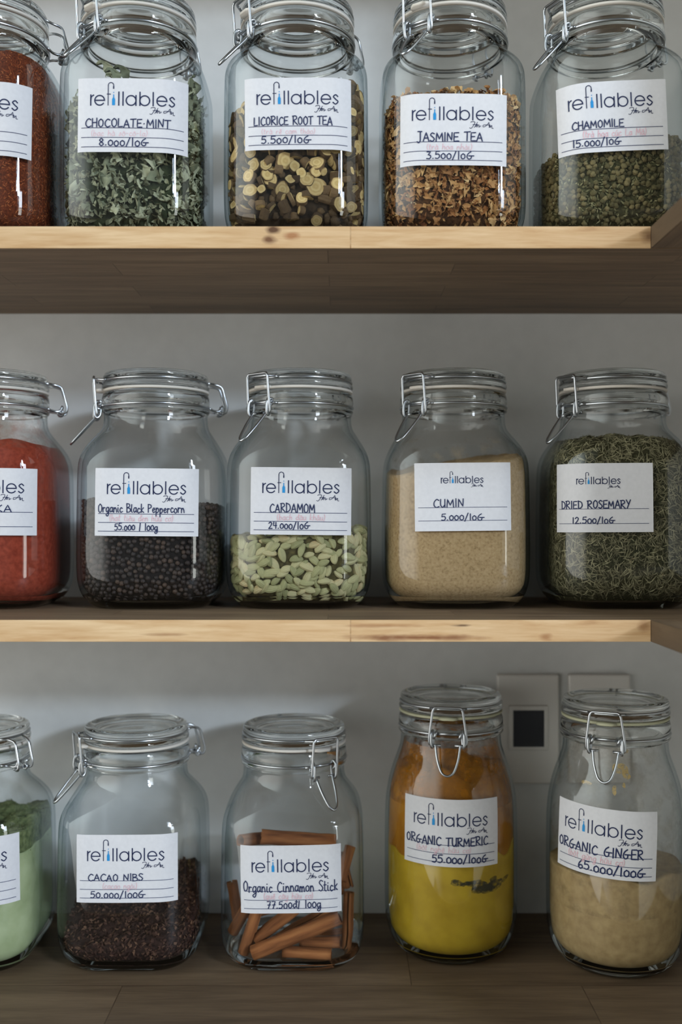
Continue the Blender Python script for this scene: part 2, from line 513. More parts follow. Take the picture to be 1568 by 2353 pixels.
TB = 0.13
SHAPES = {
    'wide': dict(zr=192, out=[(0, 47, TB), (0.4, 51, TB), (2.2, 55.5, TB), (6, 60, TB), (12, 64.6, TB), (20, 67.6, TB), (32, 69.3, TB), (60, 69.6, TB),
                              (100, 69.2, TB), (128, 68.6, TB), (140, 67.2, TB), (149, 64.3, .2), (157, 60.2, .38), (164.5, 55.6, .65), (171, 51.6, .9), (177, 50.1, 1)]),
    'tea': dict(zr=187, out=[(0, 44, TB), (0.4, 48, TB), (2.2, 51.5, TB), (6, 56, TB), (12, 60.2, TB), (20, 62.8, TB), (32, 64, TB), (60, 64.2, TB),
                             (110, 64.0, TB), (140, 63.6, TB), (150, 62.8, TB), (157, 60.8, .2), (163, 57.8, .4), (168, 54.4, .68), (172, 51.6, .9), (175.5, 50.2, 1)]),
    'round': dict(zr=221, out=[(0, 44, 1), (0.4, 48, 1), (2.4, 52, 1), (7, 56.8, 1), (15, 61.3, 1), (27, 64.6, 1), (42, 66, 1), (80, 66.2, 1), (125, 66, 1),
                               (148, 65, 1), (165, 62.4, 1), (179, 58.6, 1), (192, 54, 1), (201, 51, 1), (207, 50, 1)]),
}
WALLT = 3.2
for k, S in SHAPES.items():
    key = S['out']
    S['outer'] = [tuple(p) for p in crom(key, 3)] + neck_out(S['zr'])
    zi, ai, ti = zip(*S['outer'])
    inner = []
    for z in (9, 10.5, 13, 17, 22, 30, 45, 75, 105, 125, 138, 147, 155, 162, 168, 174, 180, 188, 196, 204, 212):
        if z > S['zr'] - 9: break
        a = float(np.interp(z, zi, ai)); t_ = float(np.interp(z, zi, ti))
        # measure the wall square to its slope
        da = float(np.interp(z + 2, zi, ai)) - float(np.interp(z - 2, zi, ai))
        k_ = math.sqrt(1 + (da / 4) ** 2)
        ex = {9: 10, 10.5: 5.5, 13: 3, 17: 1.2}.get(z, 0)
        inner.append((z, a - WALLT * min(k_, 1.5) - ex, t_))
    inner += [(S['zr'] - 8, 45.4, 1), (S['zr'], 45.0, 1), (S['zr'] + 12, 45.0, 1), (S['zr'] + 14, 46.5, 1)]
    S['inner'] = inner


def prof_at(prof, z):
    zs, as_, ts = zip(*prof)
    return float(np.interp(z, zs, as_)), float(np.interp(z, zs, ts))


def jar_body_mesh(kind):
    S = SHAPES[kind]; N = 96
    rings = [(2.2, 8, 1), (2.2, 30, .5), (1.2, 41 if kind != 'tea' else 38, .3)] if kind != 'round' else [(2.2, 8, 1), (2.2, 30, 1), (1.2, 39, 1)]
    rings = rings + S['outer'] + S['inner'][::-1] + [(8.0, 40 if kind != 'tea' else 37, .4 if kind != 'round' else 1), (7.6, 8, 1)]
    n_out = 3 + len(S['outer'])
    v, f, fm = [], [], []
    for (z, a, t_) in rings:
        for j in range(N):
            x, y, _, _ = sect(j / N, a, t_); v.append((x, y, z))
    for i in range(len(rings) - 1):
        z0, z1 = rings[i][0], rings[i + 1][0]
        zc = (z0 + z1) / 2
        thick = zc > S['zr'] - 6.0 or zc < 11
        for j in range(N):
            j2 = (j + 1) % N
            f.append((i * N + j, i * N + j2, (i + 1) * N + j2, (i + 1) * N + j)); fm.append(1 if thick else (0 if i < n_out else 2))
    f.append(tuple(range(N - 1, -1, -1))); fm.append(1)
    b = (len(rings) - 1) * N
    f.append(tuple(b + j for j in range(N))); fm.append(1)
    me = bpy.data.meshes.new('body')
    me.from_pydata([(p[0] * MM, p[1] * MM, p[2] * MM) for p in v], [], f)
    me.materials.append(M_WALLGLASS); me.materials.append(M_GLASS); me.materials.append(M_INNERGLASS)
    me.polygons.foreach_set('material_index', fm)
    me.polygons.foreach_set('use_smooth', [True] * len(f)); me.update()
    return me


BODY_MESH = {k: jar_body_mesh(k) for k in SHAPES}


def cyl(phi, t_, r, z):
    s, c = math.sin(phi), math.cos(phi)
    return (r * s + t_ * c, -r * c + t_ * s, z)


def fillet(pts, n=4, k=0.3):
    """round the corners of a bent wire"""
    pts = [np.array(p, float) for p in pts]
    out = [pts[0]]
    for i in range(1, len(pts) - 1):
        a, b, c = pts[i - 1], pts[i], pts[i + 1]
        la, lc = np.linalg.norm(a - b), np.linalg.norm(c - b)
        d = min(la, lc) * 0.5
        d = min(d, k * 12)
        p, q = b + (a - b) / max(la, 1e-6) * d, b + (c - b) / max(lc, 1e-6) * d
        for j in range(n + 1):
            u = j / n
            out.append(p * (1 - u) ** 2 + b * 2 * u * (1 - u) + q * u * u)
    out.append(pts[-1])
    return out


WR = 1.2


def jar_fittings(root, zr, phi, old=False, kick=1.0, flare=False):
    """lid, seal and the wire clip; phi turns the clip round the neck (0 = front, negative = left)"""
    def near(ph_, t_, r, z):
        r -= 4 * min(1, max(0, (r - 52) / 5))
        s_, c_ = math.sin(ph_), math.cos(ph_)
        return (r * s_ + t_ * c_, -r * c_ + t_ * s_, z)
    m = MB().lathe([(0, zr + 18.5), (37, zr + 18.5), (40, zr + 16), (43.5, zr + 13), (44.5, zr + 14), (45.5, zr + 17), (50.5, zr + 17.3), (51.6, zr + 18.5), (51.8, zr + 20.5), (50.6, zr + 22.8),
                    (49.2, zr + 23.6), (49.0, zr + 25.4), (50.4, zr + 26.6), (50.6, zr + 29.5), (49.4, zr + 32), (46.5, zr + 33.2), (43.2, zr + 33.0),
                    (40.8, zr + 31.2), (38, zr + 30.2), (20, zr + 30.4), (0, zr + 30.5)])
    lid = m.build('lid', M_GLASS, root)
    g = MB().lathe([(45.6, zr + 14.2), (51.0, zr + 14.2), (51.5, zr + 15.3), (51.0, zr + 16.6), (45.6, zr + 16.6), (45.6, zr + 14.2)])
    # pull tab of the seal beside the clip
    tw = 9
    v = [near(phi, s * tw * k, r, zr + dz) for dz in (14.4, 16.8) for (r, k) in ((50, 1), (58, 1), (61.5, .55)) for s in (-1, 1)]
    f = []
    for a in (0, 2):
        f += [(a, a + 1, a + 3, a + 2), (6 + a, 6 + a + 2, 6 + a + 3, 6 + a + 1), (a, a + 2, a + 8, a + 6), (a + 1, a + 7, a + 9, a + 3)]
    f += [(4, 5, 11, 10)]
    g.add(v, f)
    g.build('gasket', M_GASKET_OLD if old else M_GASKET, root)
    ring = lambda r, z: [(r * math.sin(2 * PI * i / 72), -r * math.cos(2 * PI * i / 72), z) for i in range(72)]
    lw = MB().tube(ring(50.3, zr + 24.5), WR, True)
    lw.tube(fillet([near(phi, -17, 48.5, zr + 24.5), near(phi, -13, 57, zr + 25), near(phi, -10, 62, zr + 25.4), near(phi, 10, 62, zr + 25.4),
                    near(phi, 13, 57, zr + 25), near(phi, 17, 48.5, zr + 24.5)]), WR)
    lw.build('lid_wire', M_WIRE, root)
    nw = MB().tube(ring(51.6, zr), WR, True)
    for s in (-1, 1):     # eyes of the neck wire that hold the lever
        eye = [near(phi, s * 12 + 1.5 * math.sin(a), 58 + 3.6 * math.cos(a), zr + 0.5 + 3.6 * math.sin(a)) for a in [2 * PI * i / 16 for i in range(16)]]
        nw.tube(eye, WR, True)
        nw.tube(fillet([near(phi, s * 17, 50, zr), near(phi, s * 13.5, 53, zr + .3), near(phi, s * 12, 55.5, zr - 1.5)]), WR)
    nw.tube([near(phi, -13.5, 58, zr + 1.2), near(phi, 13.5, 58, zr + 1.2)], WR)
    nw.build('neck_wire', M_WIRE, root)
    # bail: the loop that pulls the lid down
    half = [(13, 59.5, zr - 9.5), (17.6, 60.5, zr - 8.5), (17.8, 61.5, zr - 2), (14.2, 63.6, zr + 24), (12.6, 63.4, zr + 27.2)] if flare else \
        [(10.5, 59.5, zr - 9.5), (13.6, 60.5, zr - 8.5), (13.8, 61.5, zr - 2), (13.2, 63.6, zr + 25), (11.6, 63.4, zr + 27.6)]
    pts = [near(phi, -a, b, c) for a, b, c in half] + [near(phi, a, b, c) for a, b, c in half[::-1]]
    MB().tube(fillet(pts), WR).build('bail', M_WIRE, root)
    # lever: side links and the V-shaped thumb piece
    lv = MB(); lw_ = 1.0 if flare else 0.76
    for s in (-1, 1):
        link = [(14.6, 58 + 1.5, zr + 4.5), (15.6, 62.5, zr + 1), (15.6, 63, zr - 8), (14.8, 60.8, zr - 11.5), (14, 57.8, zr - 9), (13.6, 56.5, zr - 2), (14, 57.5, zr + 3)]
        lv.tube(crom([near(phi, s * a * lw_, b, c) for a, b, c in link], 4, True), WR * 1.05, True)
        lv.tube([near(phi, s * 6.5 * lw_, 60, zr - 9.2), near(phi, s * 16 * lw_, 60, zr - 9.4)], WR)
    k = kick
    hp = [(12, 60, zr - 8.5), (11.4, 60 + 3 * k, zr - 12), (10, 60 + 11 * k, zr - 21), (7.2, 60 + 19 * k, zr - 30), (4.4, 60 + 23 * k, zr - 34.5), (0, 60 + 24.5 * k, zr - 36.3)]
    pts = [near(phi, -a * lw_, b, c) for a, b, c in hp] + [near(phi, a * lw_, b, c) for a, b, c in hp[-2::-1]]
    lv.tube(crom(pts, 4), WR)
    lv.build('lever', M_WIRE, root)
    # hinge on the far side
    ph = phi + PI
    hg = MB()
    for s in (-1, 1):
        hg.tube(fillet([cyl(ph, s * 15, 48.5, zr + 24.5), cyl(ph, s * 9, 55, zr + 24.6), cyl(ph, s * 8, 63.5, zr + 22.5), cyl(ph, s * 8.5, 69, zr + 2),
                        cyl(ph, s * 8.5, 67.5, zr - 3.5), cyl(ph, s * 7.5, 63, zr - 3.5)]), WR)
        hg.tube(fillet([cyl(ph, s * 14, 50.5, zr), cyl(ph, s * 7, 55, zr - 1.5), cyl(ph, s * 5.5, 62, zr - 2), cyl(ph, s * 5.5, 64.5, zr + 4)]), WR)
        hg.tube([cyl(ph, s * 5.2, 62.5 + 2.4 * math.cos(a), zr - 3 + 2.4 * math.sin(a)) for a in [2 * PI * i / 12 for i in range(12)]], WR, True)
    hg.tube([cyl(ph, -9, 62.5, zr - 3), cyl(ph, 9, 62.5, zr - 3)], WR)
    hg.build('hinge', M_WIRE, root)


# ------------------------------------------------------------------ lettering: monoline strokes
SM, LN = 1, 0
G = {
 'A': (.66, [(LN, [(0, 0), (.33, 1), (.64, 0)]), (LN, [(.1, .34), (.56, .36)])]),
 'B': (.58, [(LN, [(.04, 0), (.02, 1)]), (SM, [(.02, 1), (.4, .93), (.42, .66), (.05, .52)]), (SM, [(.05, .52), (.52, .42), (.5, .08), (.02, .0)])]),
 'C': (.62, [(SM, [(.6, .84), (.36, .98), (.08, .66), (.06, .24), (.3, .0), (.62, .12)])]),
 'D': (.6, [(LN, [(.05, 0), (.03, 1)]), (SM, [(.0, .98), (.42, .82), (.56, .4), (.35, .08), (.02, .0)])]),
 'E': (.56, [(LN, [(.54, .98), (.04, .96), (.02, .02), (.56, .03)]), (LN, [(.04, .5), (.44, .52)])]),
 'F': (.56, [(LN, [(.54, .98), (.04, .96), (.02, .0)]), (LN, [(.04, .5), (.44, .52)])]),
 'G': (.74, [(SM, [(.46, .96), (.18, .72), (.04, .3), (.2, .0), (.46, .06), (.52, .36)]), (LN, [(.24, .42), (.78, .42)])]),
 'H': (.6, [(LN, [(.04, 0), (.05, 1)]), (LN, [(.54, 0), (.55, 1.05)]), (LN, [(.04, .5), (.56, .54)])]),
 'I': (.22, [(LN, [(.1, 0), (.1, 1)])]),
 'J': (.6, [(SM, [(.4, 1.2), (.4, .5), (.38, .0), (.2, -.2), (.02, -.05)]), (LN, [(.12, 1.2), (.58, 1.18)])]),
 'K': (.6, [(LN, [(.05, 0), (.04, 1)]), (LN, [(.54, 1), (.07, .42), (.58, 0)])]),
 'L': (.52, [(LN, [(.06, 1), (.03, .0), (.52, .04)])]),
 'M': (.82, [(LN, [(.03, 0), (.1, 1), (.4, .25), (.7, 1), (.78, 0)])]),
 'N': (.64, [(LN, [(.03, 0), (.05, 1), (.55, .03), (.6, 1)])]),
 'O': (.62, [(SM, [(.3, .98), (.06, .7), (.08, .2), (.3, .0), (.54, .25), (.54, .75), (.3, .98)])]),
 'P': (.56, [(LN, [(.05, 0), (.04, 1)]), (SM, [(.02, .98), (.45, .92), (.5, .62), (.06, .45)])]),
 'R': (.62, [(LN, [(.05, 0), (.05, 1)]), (SM, [(-.05, .98), (.4, 1.0), (.5, .7), (.06, .48)]), (LN, [(.1, .48), (.62, .0)])]),
 'S': (.54, [(SM, [(.5, .9), (.25, 1.0), (.06, .76), (.3, .52), (.5, .26), (.28, .0), (.02, .1)])]),
 'T': (.6, [(LN, [(.3, .98), (.28, 0)]), (LN, [(-.02, .97), (.64, 1.02)])]),
 'U': (.6, [(SM, [(.05, 1), (.05, .3), (.28, .0), (.52, .3)]), (LN, [(.54, 1), (.54, .0)])]),
 'Y': (.6, [(LN, [(.02, 1), (.3, .5)]), (LN, [(.58, 1), (.14, -.05)])]),
 '0': (.5, [(SM, [(.24, .72), (.04, .5), (.06, .12), (.24, .0), (.44, .15), (.44, .55), (.24, .72)])]),
 '1': (.22, [(LN, [(.1, 1), (.09, 0)])]),
 '2': (.52, [(SM, [(.03, .78), (.22, .98), (.42, .78), (.28, .4), (.02, .02)]), (LN, [(.02, .02), (.5, .04)])]),
 '3': (.5, [(LN, [(.05, .96), (.45, .96), (.2, .58)]), (SM, [(.2, .58), (.46, .4), (.36, .05), (.02, .05)])]),
 '4': (.52, [(LN, [(.1, 1), (.03, .45), (.5, .47)]), (LN, [(.4, .95), (.38, 0)])]),
 '5': (.52, [(LN, [(.48, .98), (.1, .96), (.06, .56)]), (SM, [(.06, .56), (.36, .6), (.48, .3), (.3, .02), (.02, .06)])]),
 '6': (.5, [(SM, [(.36, 1), (.1, .6), (.05, .2), (.24, .0), (.44, .2), (.32, .46), (.08, .3)])]),
 '7': (.52, [(LN, [(.04, .95), (.48, .97), (.18, 0)]), (LN, [(.12, .48), (.46, .5)])]),
 '8': (.5, [(SM, [(.25, .52), (.06, .75), (.25, .98), (.42, .76), (.25, .52), (.04, .25), (.24, .0), (.46, .22), (.25, .52)])]),
 '.': (.2, [(LN, [(.06, .02), (.1, .06)])]), '·': (.26, [(LN, [(.08, .42), (.12, .46)])]),
 '/': (.46, [(LN, [(.0, -.12), (.4, 1.1)])]), '|': (.3, [(LN, [(.08, -.1), (.2, 1.0)])]),
 '-': (.4, [(LN, [(.04, .45), (.34, .45)])]),
 '(': (.26, [(SM, [(.2, 1), (.05, .5), (.2, -.1)])]), ')': (.26, [(SM, [(.02, 1), (.18, .5), (.02, -.1)])]), ' ': (.42, []),
 'a': (.5, [(SM, [(.42, .5), (.2, .56), (.03, .28), (.16, .0), (.4, .2)]), (SM, [(.44, .56), (.43, .12), (.54, .03)])]),
 'b': (.5, [(LN, [(.06, 1), (.05, 0)]), (SM, [(.05, .3), (.26, .56), (.45, .3), (.25, .0), (.05, .08)])]),
 'c': (.44, [(SM, [(.4, .46), (.2, .56), (.03, .27), (.18, .0), (.44, .12)])]),
 'd': (.52, [(SM, [(.42, .5), (.2, .56), (.03, .28), (.16, .0), (.4, .2)]), (LN, [(.45, 1), (.44, .1), (.54, .02)])]),
 'đ': (.52, [(SM, [(.42, .5), (.2, .56), (.03, .28), (.16, .0), (.4, .2)]), (LN, [(.45, 1), (.44, .1), (.54, .02)]), (LN, [(.3, .8), (.6, .8)])]),
 'e': (.44, [(SM, [(.05, .28), (.38, .34), (.25, .56), (.04, .3), (.18, .0), (.44, .12)])]),
 'g': (.5, [(SM, [(.42, .5), (.2, .56), (.03, .28), (.16, .0), (.4, .2)]), (SM, [(.44, .56), (.44, -.2), (.25, -.48), (.04, -.3), (.5, .02)])]),
 'h': (.5, [(LN, [(.06, 1), (.05, 0)]), (SM, [(.05, .3), (.26, .56), (.42, .36), (.42, 0)])]),
 'i': (.24, [(SM, [(.08, .55), (.08, .1), (.22, .02)]), (LN, [(.09, .78), (.1, .82)])]),
 'k': (.46, [(LN, [(.06, 1), (.05, 0)]), (LN, [(.4, .56), (.08, .26), (.44, 0)])]),
 'l': (.26, [(SM, [(.1, 1), (.07, .2), (.22, .02)])]),
 'm': (.7, [(LN, [(.04, .55), (.03, 0)]), (SM, [(.03, .3), (.2, .56), (.32, .36), (.32, 0)]), (SM, [(.32, .3), (.5, .56), (.62, .36), (.66, .02)])]),
 'n': (.5, [(LN, [(.04, .55), (.03, 0)]), (SM, [(.03, .3), (.24, .56), (.4, .36), (.46, .02)])]),
 'o': (.48, [(SM, [(.24, .56), (.04, .4), (.06, .1), (.24, .0), (.43, .15), (.42, .44), (.24, .56)])]),
 'p': (.5, [(LN, [(.05, .56), (.04, -.45)]), (SM, [(.05, .3), (.26, .56), (.45, .3), (.25, .0), (.05, .08)])]),
 'q': (.5, [(SM, [(.42, .5), (.2, .56), (.03, .28), (.16, .0), (.4, .2)]), (LN, [(.44, .56), (.43, -.45)])]),
 'r': (.4, [(LN, [(.05, .56), (.05, 0)]), (SM, [(.05, .3), (.2, .54), (.38, .5)])]),
 's': (.4, [(SM, [(.0, .04), (.2, .58), (.34, .25), (.2, .0), (.02, .06)])]),
 't': (.34, [(SM, [(.14, .95), (.12, .15), (.3, .02)]), (LN, [(.0, .6), (.32, .62)])]),
 'u': (.5, [(SM, [(.05, .55), (.06, .12), (.22, .0), (.4, .2)]), (SM, [(.42, .55), (.42, .1), (.52, .02)])]),
 'y': (.5, [(SM, [(.05, .55), (.06, .2), (.22, .05), (.4, .2)]), (SM, [(.44, .56), (.44, -.2), (.25, -.48), (.04, -.3)])]),
}
ACC = {'\u0301': [(.16, .68), (.3, .86)], '\u0300': [(.16, .86), (.3, .68)], '\u0302': [(.1, .66), (.22, .8), (.36, .66)], '\u0303': [(.08, .7), (.18, .8), (.28, .72), (.4, .82)],
       '\u0309': [(.18, .84), (.3, .82), (.24, .68)], '\u0323': [(.2, -.2), (.24, -.17)], '\u031b': [(.42, .5), (.54, .66)], '\u0306': [(.1, .8), (.22, .68), (.36, .8)]}


def write(text, x0, x1, base, h, jitter=0.0, seed=0, slant=0.0):
    """strokes of a line of text fitted between x0 and x1 (mm), baseline at base, capitals h high"""
    rr = random.Random(seed)
    out, pen = [], 0.0
    prev = 0.0
    for ch in unicodedata.normalize('NFD', text):
        if ch in ACC:
            out.append([(prev + a, b) for a, b in ACC[ch]]); continue
        wd, strokes = G[ch]
        dy = rr.uniform(-jitter, jitter); ks = 1 + rr.uniform(-jitter, jitter)
        for sm, pts in strokes:
            pp = [(pen + a * ks, b * ks + dy) for a, b in pts]
            out.append([tuple(p) for p in (crom(pp, 5) if sm else pp)])
        prev = pen
        pen += wd + 0.13
    sxx = (x1 - x0) / max(pen - 0.13, 0.1)
    return [[(x0 + (a + slant * b) * sxx, base + b * h) for a, b in s] for s in out]


def arc(cx, cy_, r, a0, a1, n=20):
    return [(cx + r * math.cos(math.radians(a0 + (a1 - a0) * i / n)), cy_ + r * math.sin(math.radians(a0 + (a1 - a0) * i / n))) for i in range(n + 1)]


def logo():
    """word mark with a tap for the f and a bottle for the i: list of (strokes, half width, material); mm, left end of r = 0, baseline 0"""
    u = 1 / 14.05
    X = lambda v: (v - 250) * u
    r = 58 * u
    st = [[(X(256), 0), (X(256), 122 * u)], crom([(X(256), 60 * u), (X(263), 100 * u), (X(290), 120 * u)], 4)]
    for cx in (363, 1103):
        st.append([(X(cx) - r, r)] + [(X(cx) + r * 0.98, r)]); st.append(arc(X(cx), r, r, 0, 322, 28))
    st += [[(X(592), 0), (X(592), 158 * u)], [(X(642), 0), (X(642), 158 * u)], [(X(1000), 0), (X(1000), 158 * u)]]
    st += [arc(X(738), r, r, 0, 360, 30), [(X(796), 0), (X(796), 118 * u)]]
    st += [arc(X(900), r, r, 0, 360, 30), [(X(843), 0), (X(843), 158 * u)]]
    st += [crom([(X(1250), 96 * u), (X(1225), 116 * u), (X(1196), 92 * u), (X(1222), 62 * u), (X(1252), 34 * u), (X(1222), 1 * u), (X(1190), 20 * u)], 5)]
    thin = [[(X(465), 0)] + [(X(465), 238 * u)] + arc(X(497), 238 * u, 32 * u, 180, 0, 14) + [(X(529), 205 * u)], [(X(452), 132 * u), (X(492), 132 * u)]]
    knob = [[(X(529), 222 * u), (X(529), 200 * u)]]
    drop = [[(X(530), 150 * u), (X(530), 154 * u)]]
    neck = [[(X(530), 60 * u), (X(530), 124 * u)]]
    bottle = [[(X(530), 14 * u), (X(530), 62 * u)]]
    sh = [[(X(530), 58 * u), (X(530), 80 * u)]]
    script = [crom([(X(975), -30 * u), (X(985), -22 * u), (X(1020), -22 * u), (X(1022), -45 * u), (X(985), -100 * u), (X(962), -98 * u)], 5),
              crom([(X(1058), -28 * u), (X(1035), -70 * u), (X(1020), -92 * u)], 4), [(X(1000), -58 * u), (X(1055), -54 * u)],
              crom([(X(1045), -70 * u), (X(1062), -60 * u), (X(1055), -84 * u), (X(1040), -78 * u), (X(1050), -62 * u), (X(1080), -64 * u), (X(1076), -88 * u), (X(1100), -72 * u)], 4),
              crom([(X(1200), -28 * u), (X(1165), -70 * u), (X(1130), -84 * u), (X(1130), -62 * u), (X(1165), -58 * u), (X(1215), -60 * u)], 4),
              crom([(X(1200), -28 * u), (X(1205), -60 * u), (X(1203), -88 * u)], 3),
              crom([(X(1205), -66 * u), (X(1216), -60 * u), (X(1214), -90 * u), (X(1236), -62 * u), (X(1238), -96 * u), (X(1255), -98 * u)], 4)]
    return [(st, 0.53, 1), (thin, 0.34, 1), (knob, 0.5, 1), (drop, 0.35, 3), (neck, 0.42, 3), (bottle, 1.25, 3), (sh, 0.85, 3), (script, 0.25, 1)]


def ribbon(mb, pts, hw, mi, place, step=2.0):
    """flat stroke of half width hw laid on the label by place(u, v)"""
    dense = [pts[0]]
    for a, b in zip(pts[:-1], pts[1:]):
        n = max(1, int(math.hypot(b[0] - a[0], b[1] - a[1]) / step))
        dense += [(a[0] + (b[0] - a[0]) * i / n, a[1] + (b[1] - a[1]) * i / n) for i in range(1, n + 1)]
    k = len(dense); L, Rr = [], []
    for i in range(k):
        a, b = dense[max(i - 1, 0)], dense[min(i + 1, k - 1)]
        tx, ty = b[0] - a[0], b[1] - a[1]
        d = math.hypot(tx, ty) or 1
        nx, ny = -ty / d * hw, tx / d * hw
        p = dense[i]
        if i == 0: p = (p[0] - tx / d * hw * .8, p[1] - ty / d * hw * .8)
        if i == k - 1: p = (p[0] + tx / d * hw * .8, p[1] + ty / d * hw * .8)
        L.append((p[0] + nx, p[1] + ny)); Rr.append((p[0] - nx, p[1] - ny))
    v = [place(*p) for p in L] + [place(*p) for p in Rr]
    f = [(i, k + i, k + i + 1, i + 1) for i in range(k - 1)]
    mb.add(v, f, mi)


def make_label(root, kind, dc, jx, jz, L):
    """paper label wrapped on the jar's face; L holds the place in the photograph and the words"""
    S = SHAPES[kind]
    x0, x1, yt, yb = L['box']
    a_mid, t_mid = prof_at(S['outer'], 90)
    df = dc - a_mid
    W, H = L.get('w', (x1 - x0) * df / FPX), (yb - yt) * df / FPX
    uc = ((x0 + x1) / 2 - CX) * df / FPX - jx
    vc = CAM_H + (HY - (yt + yb) / 2) * df / FPX - jz
    if kind == 'round': uc = 66 * math.asin(max(-.95, min(.95, uc / 66)))
    tl = math.radians(L.get('tilt', 0)); ct, st_ = math.cos(tl), math.sin(tl)
    def placer(off):
        def place(u, v):     # u from the left edge, v downwards from the top edge, mm
            pu, pv = u - W / 2, H / 2 - v
            uu, vv = uc + pu * ct - pv * st_, vc + pu * st_ + pv * ct
            a, t_ = prof_at(S['outer'], vv)
            peri = (1 - t_) * (8 * (a - .52 * a) + 2 * PI * .52 * a) + t_ * 2 * PI * a
            x, y, nx, ny = sect((uu / peri) % 1.0, a, t_)
            return (x + nx * off, y + ny * off, vv)
        return place
    mb = MB()
    pp = placer(0.35)
    nu, nv = 36, 10
    v = [pp(W * i / nu, H * j / nv) for j in range(nv + 1) for i in range(nu + 1)]
    mb.add(v, [(j * (nu + 1) + i, (j + 1) * (nu + 1) + i, (j + 1) * (nu + 1) + i + 1, j * (nu + 1) + i + 1) for j in range(nv) for i in range(nu)], 0)
    k = W / 95.0; kv = H / 62.0
    inkp = placer(0.6); penp = placer(0.75)
    small = L.get('small')
    ls, lx, ly = (0.575, 26.0, 18.4) if small else (1.0, 11.0, 22.8)
    lx, ly = L.get('logo', (lx, ly))
    for strokes, hw, mi in logo():
        for s in strokes:
            ribbon(mb, [((lx + a * ls) * k, (ly * kv - b * ls * k)) for a, b in s], hw * (ls * 1.2 if small else 1.0) * k, mi, inkp, 1.5)
    rules = L.get('rules', (40.6, 52.6) if small else (41.8, 49.8, 57.7))
    for yv in rules:
        ribbon(mb, [(3.6 * k, yv * kv), (90.6 * k, yv * kv)], 0.25 * k if not small else 0.2, 5, inkp, 3)
    for (txt, a, b, base, h, mi, hw) in L['text']:
        for s in write(txt, a, b, 0, h, 0.05 if mi == 2 else 0.02, hash_str(txt), 0.08 if mi == 4 else 0.0):
            ribbon(mb, [(p * k, base * kv - q * k) for p, q in s], hw * (1.25 if mi == 2 else 1.1) * k, mi, penp, 1.5)
    o = mb.build('paper_label', LABEL_MATS, root)
    return o


def hash_str(s):
    return sum((i + 1) * ord(c) for i, c in enumerate(s))


# ------------------------------------------------------------------ fillings
def fill_geom(kind, inset, z0, hf, NA=96, NZ=40, NR=14):
    """closed heap inside a jar: sides follow the inner wall less inset, top follows hf(x, y)"""
    S = SHAPES[kind]
    v, f = [], []
    tops = []
    def ring_pt(q, z):
        a, t_ = prof_at(S['inner'], z)
        return sect(q, max(a - inset, 5), t_)
    for j in range(NA):
        q = j / NA
        h = 100.0
        for _ in range(4):
            x, y, _, _ = ring_pt(q, h); h = max(hf(x, y), z0 + 4)
        tops.append(h)
    for i in range(NZ + 1):
        for j in range(NA):
            z = z0 + (tops[j] - z0) * (i / NZ) ** (1.25 if i < NZ * .3 else 1.0) if i else z0
            x, y, _, _ = ring_pt(j / NA, z)
            v.append((x, y, z))
    for i in range(NZ):
        for j in range(NA):
            j2 = (j + 1) % NA
            f.append((i * NA + j, i * NA + j2, (i + 1) * NA + j2, (i + 1) * NA + j))
    prev = NZ * NA
    for r in range(1, NR):
        k = 1 - r / NR
        b = len(v)
        for j in range(NA):
            x, y, _ = v[NZ * NA + j]
            v.append((x * k, y * k, max(hf(x * k, y * k), z0 + 4)))
        for j in range(NA):
            j2 = (j + 1) % NA
            f.append((prev + j, prev + j2, b + j2, b + j))
        prev = b
    c = len(v); v.append((0, 0, max(hf(0, 0), z0 + 4)))
    for j in range(NA): f.append((prev + j, prev + (j + 1) % NA, c))
    f.append(tuple(range(NA - 1, -1, -1)))
    return v, f


def roughen(v, amp, freq, seed=0.0, fine=0.0, ffreq=0.6):
    out = []
    for (x, y, z) in v:
        p = Vector((x * freq + seed, y * freq, z * freq))
        d = noise.noise_vector(p) * amp
        if fine: d += noise.noise_vector(Vector((x * ffreq, y * ffreq + seed, z * ffreq))) * fine
        r = math.hypot(x, y) or 1
        # keep inside the wall: only pull inwards sideways
        px, py = d.x, d.y
        dot = (px * x + py * y) / r
        if dot > 0: px -= dot * x / r; py -= dot * y / r
        out.append((x + px, y + py, z + d.z))
    return out


def sample(v, f, n, rr, mind=0.0, front=-0.25):
    """random points with normals on the part of the heap that can be seen (front, flanks, top)"""
    tri, cum, tot = [], [], 0.0
    V = [Vector(p) for p in v]
    for q in f:
        if len(q) > 4: continue
        for a, b, c in ([(q[0], q[1], q[2])] if len(q) == 3 else [(q[0], q[1], q[2]), (q[0], q[2], q[3])]):
            nrm = (V[b] - V[a]).cross(V[c] - V[a])
            ar = nrm.length / 2
            if ar < 1e-9: continue
            nrm.normalize()
            if -nrm.y < front and nrm.z < 0.35: continue
            if nrm.z < -0.75: continue
            tot += ar; tri.append((a, b, c, nrm)); cum.append(tot)
    cum = np.array(cum)
    pts = []; grid = {}
    tries = 0
    while len(pts) < n and tries < n * 30:
        tries += 1
        a, b, c, nrm = tri[min(int(np.searchsorted(cum, rr.random() * tot)), len(tri) - 1)]
        u, w_ = rr.random(), rr.random()
        if u + w_ > 1: u, w_ = 1 - u, 1 - w_
        p = V[a] + (V[b] - V[a]) * u + (V[c] - V[a]) * w_
        if mind > 0:
            k = tuple(int(math.floor(t_ / mind)) for t_ in p)
            ok = True
            for dx in (-1, 0, 1):
                for dy in (-1, 0, 1):
                    for dz in (-1, 0, 1):
                        for o in grid.get((k[0] + dx, k[1] + dy, k[2] + dz), ()):
                            if (o - p).length < mind: ok = False; break
                        if not ok: break
                    if not ok: break
                if not ok: break
            if not ok: continue
            grid.setdefault(k, []).append(p)
        pts.append((p, nrm))
    return pts


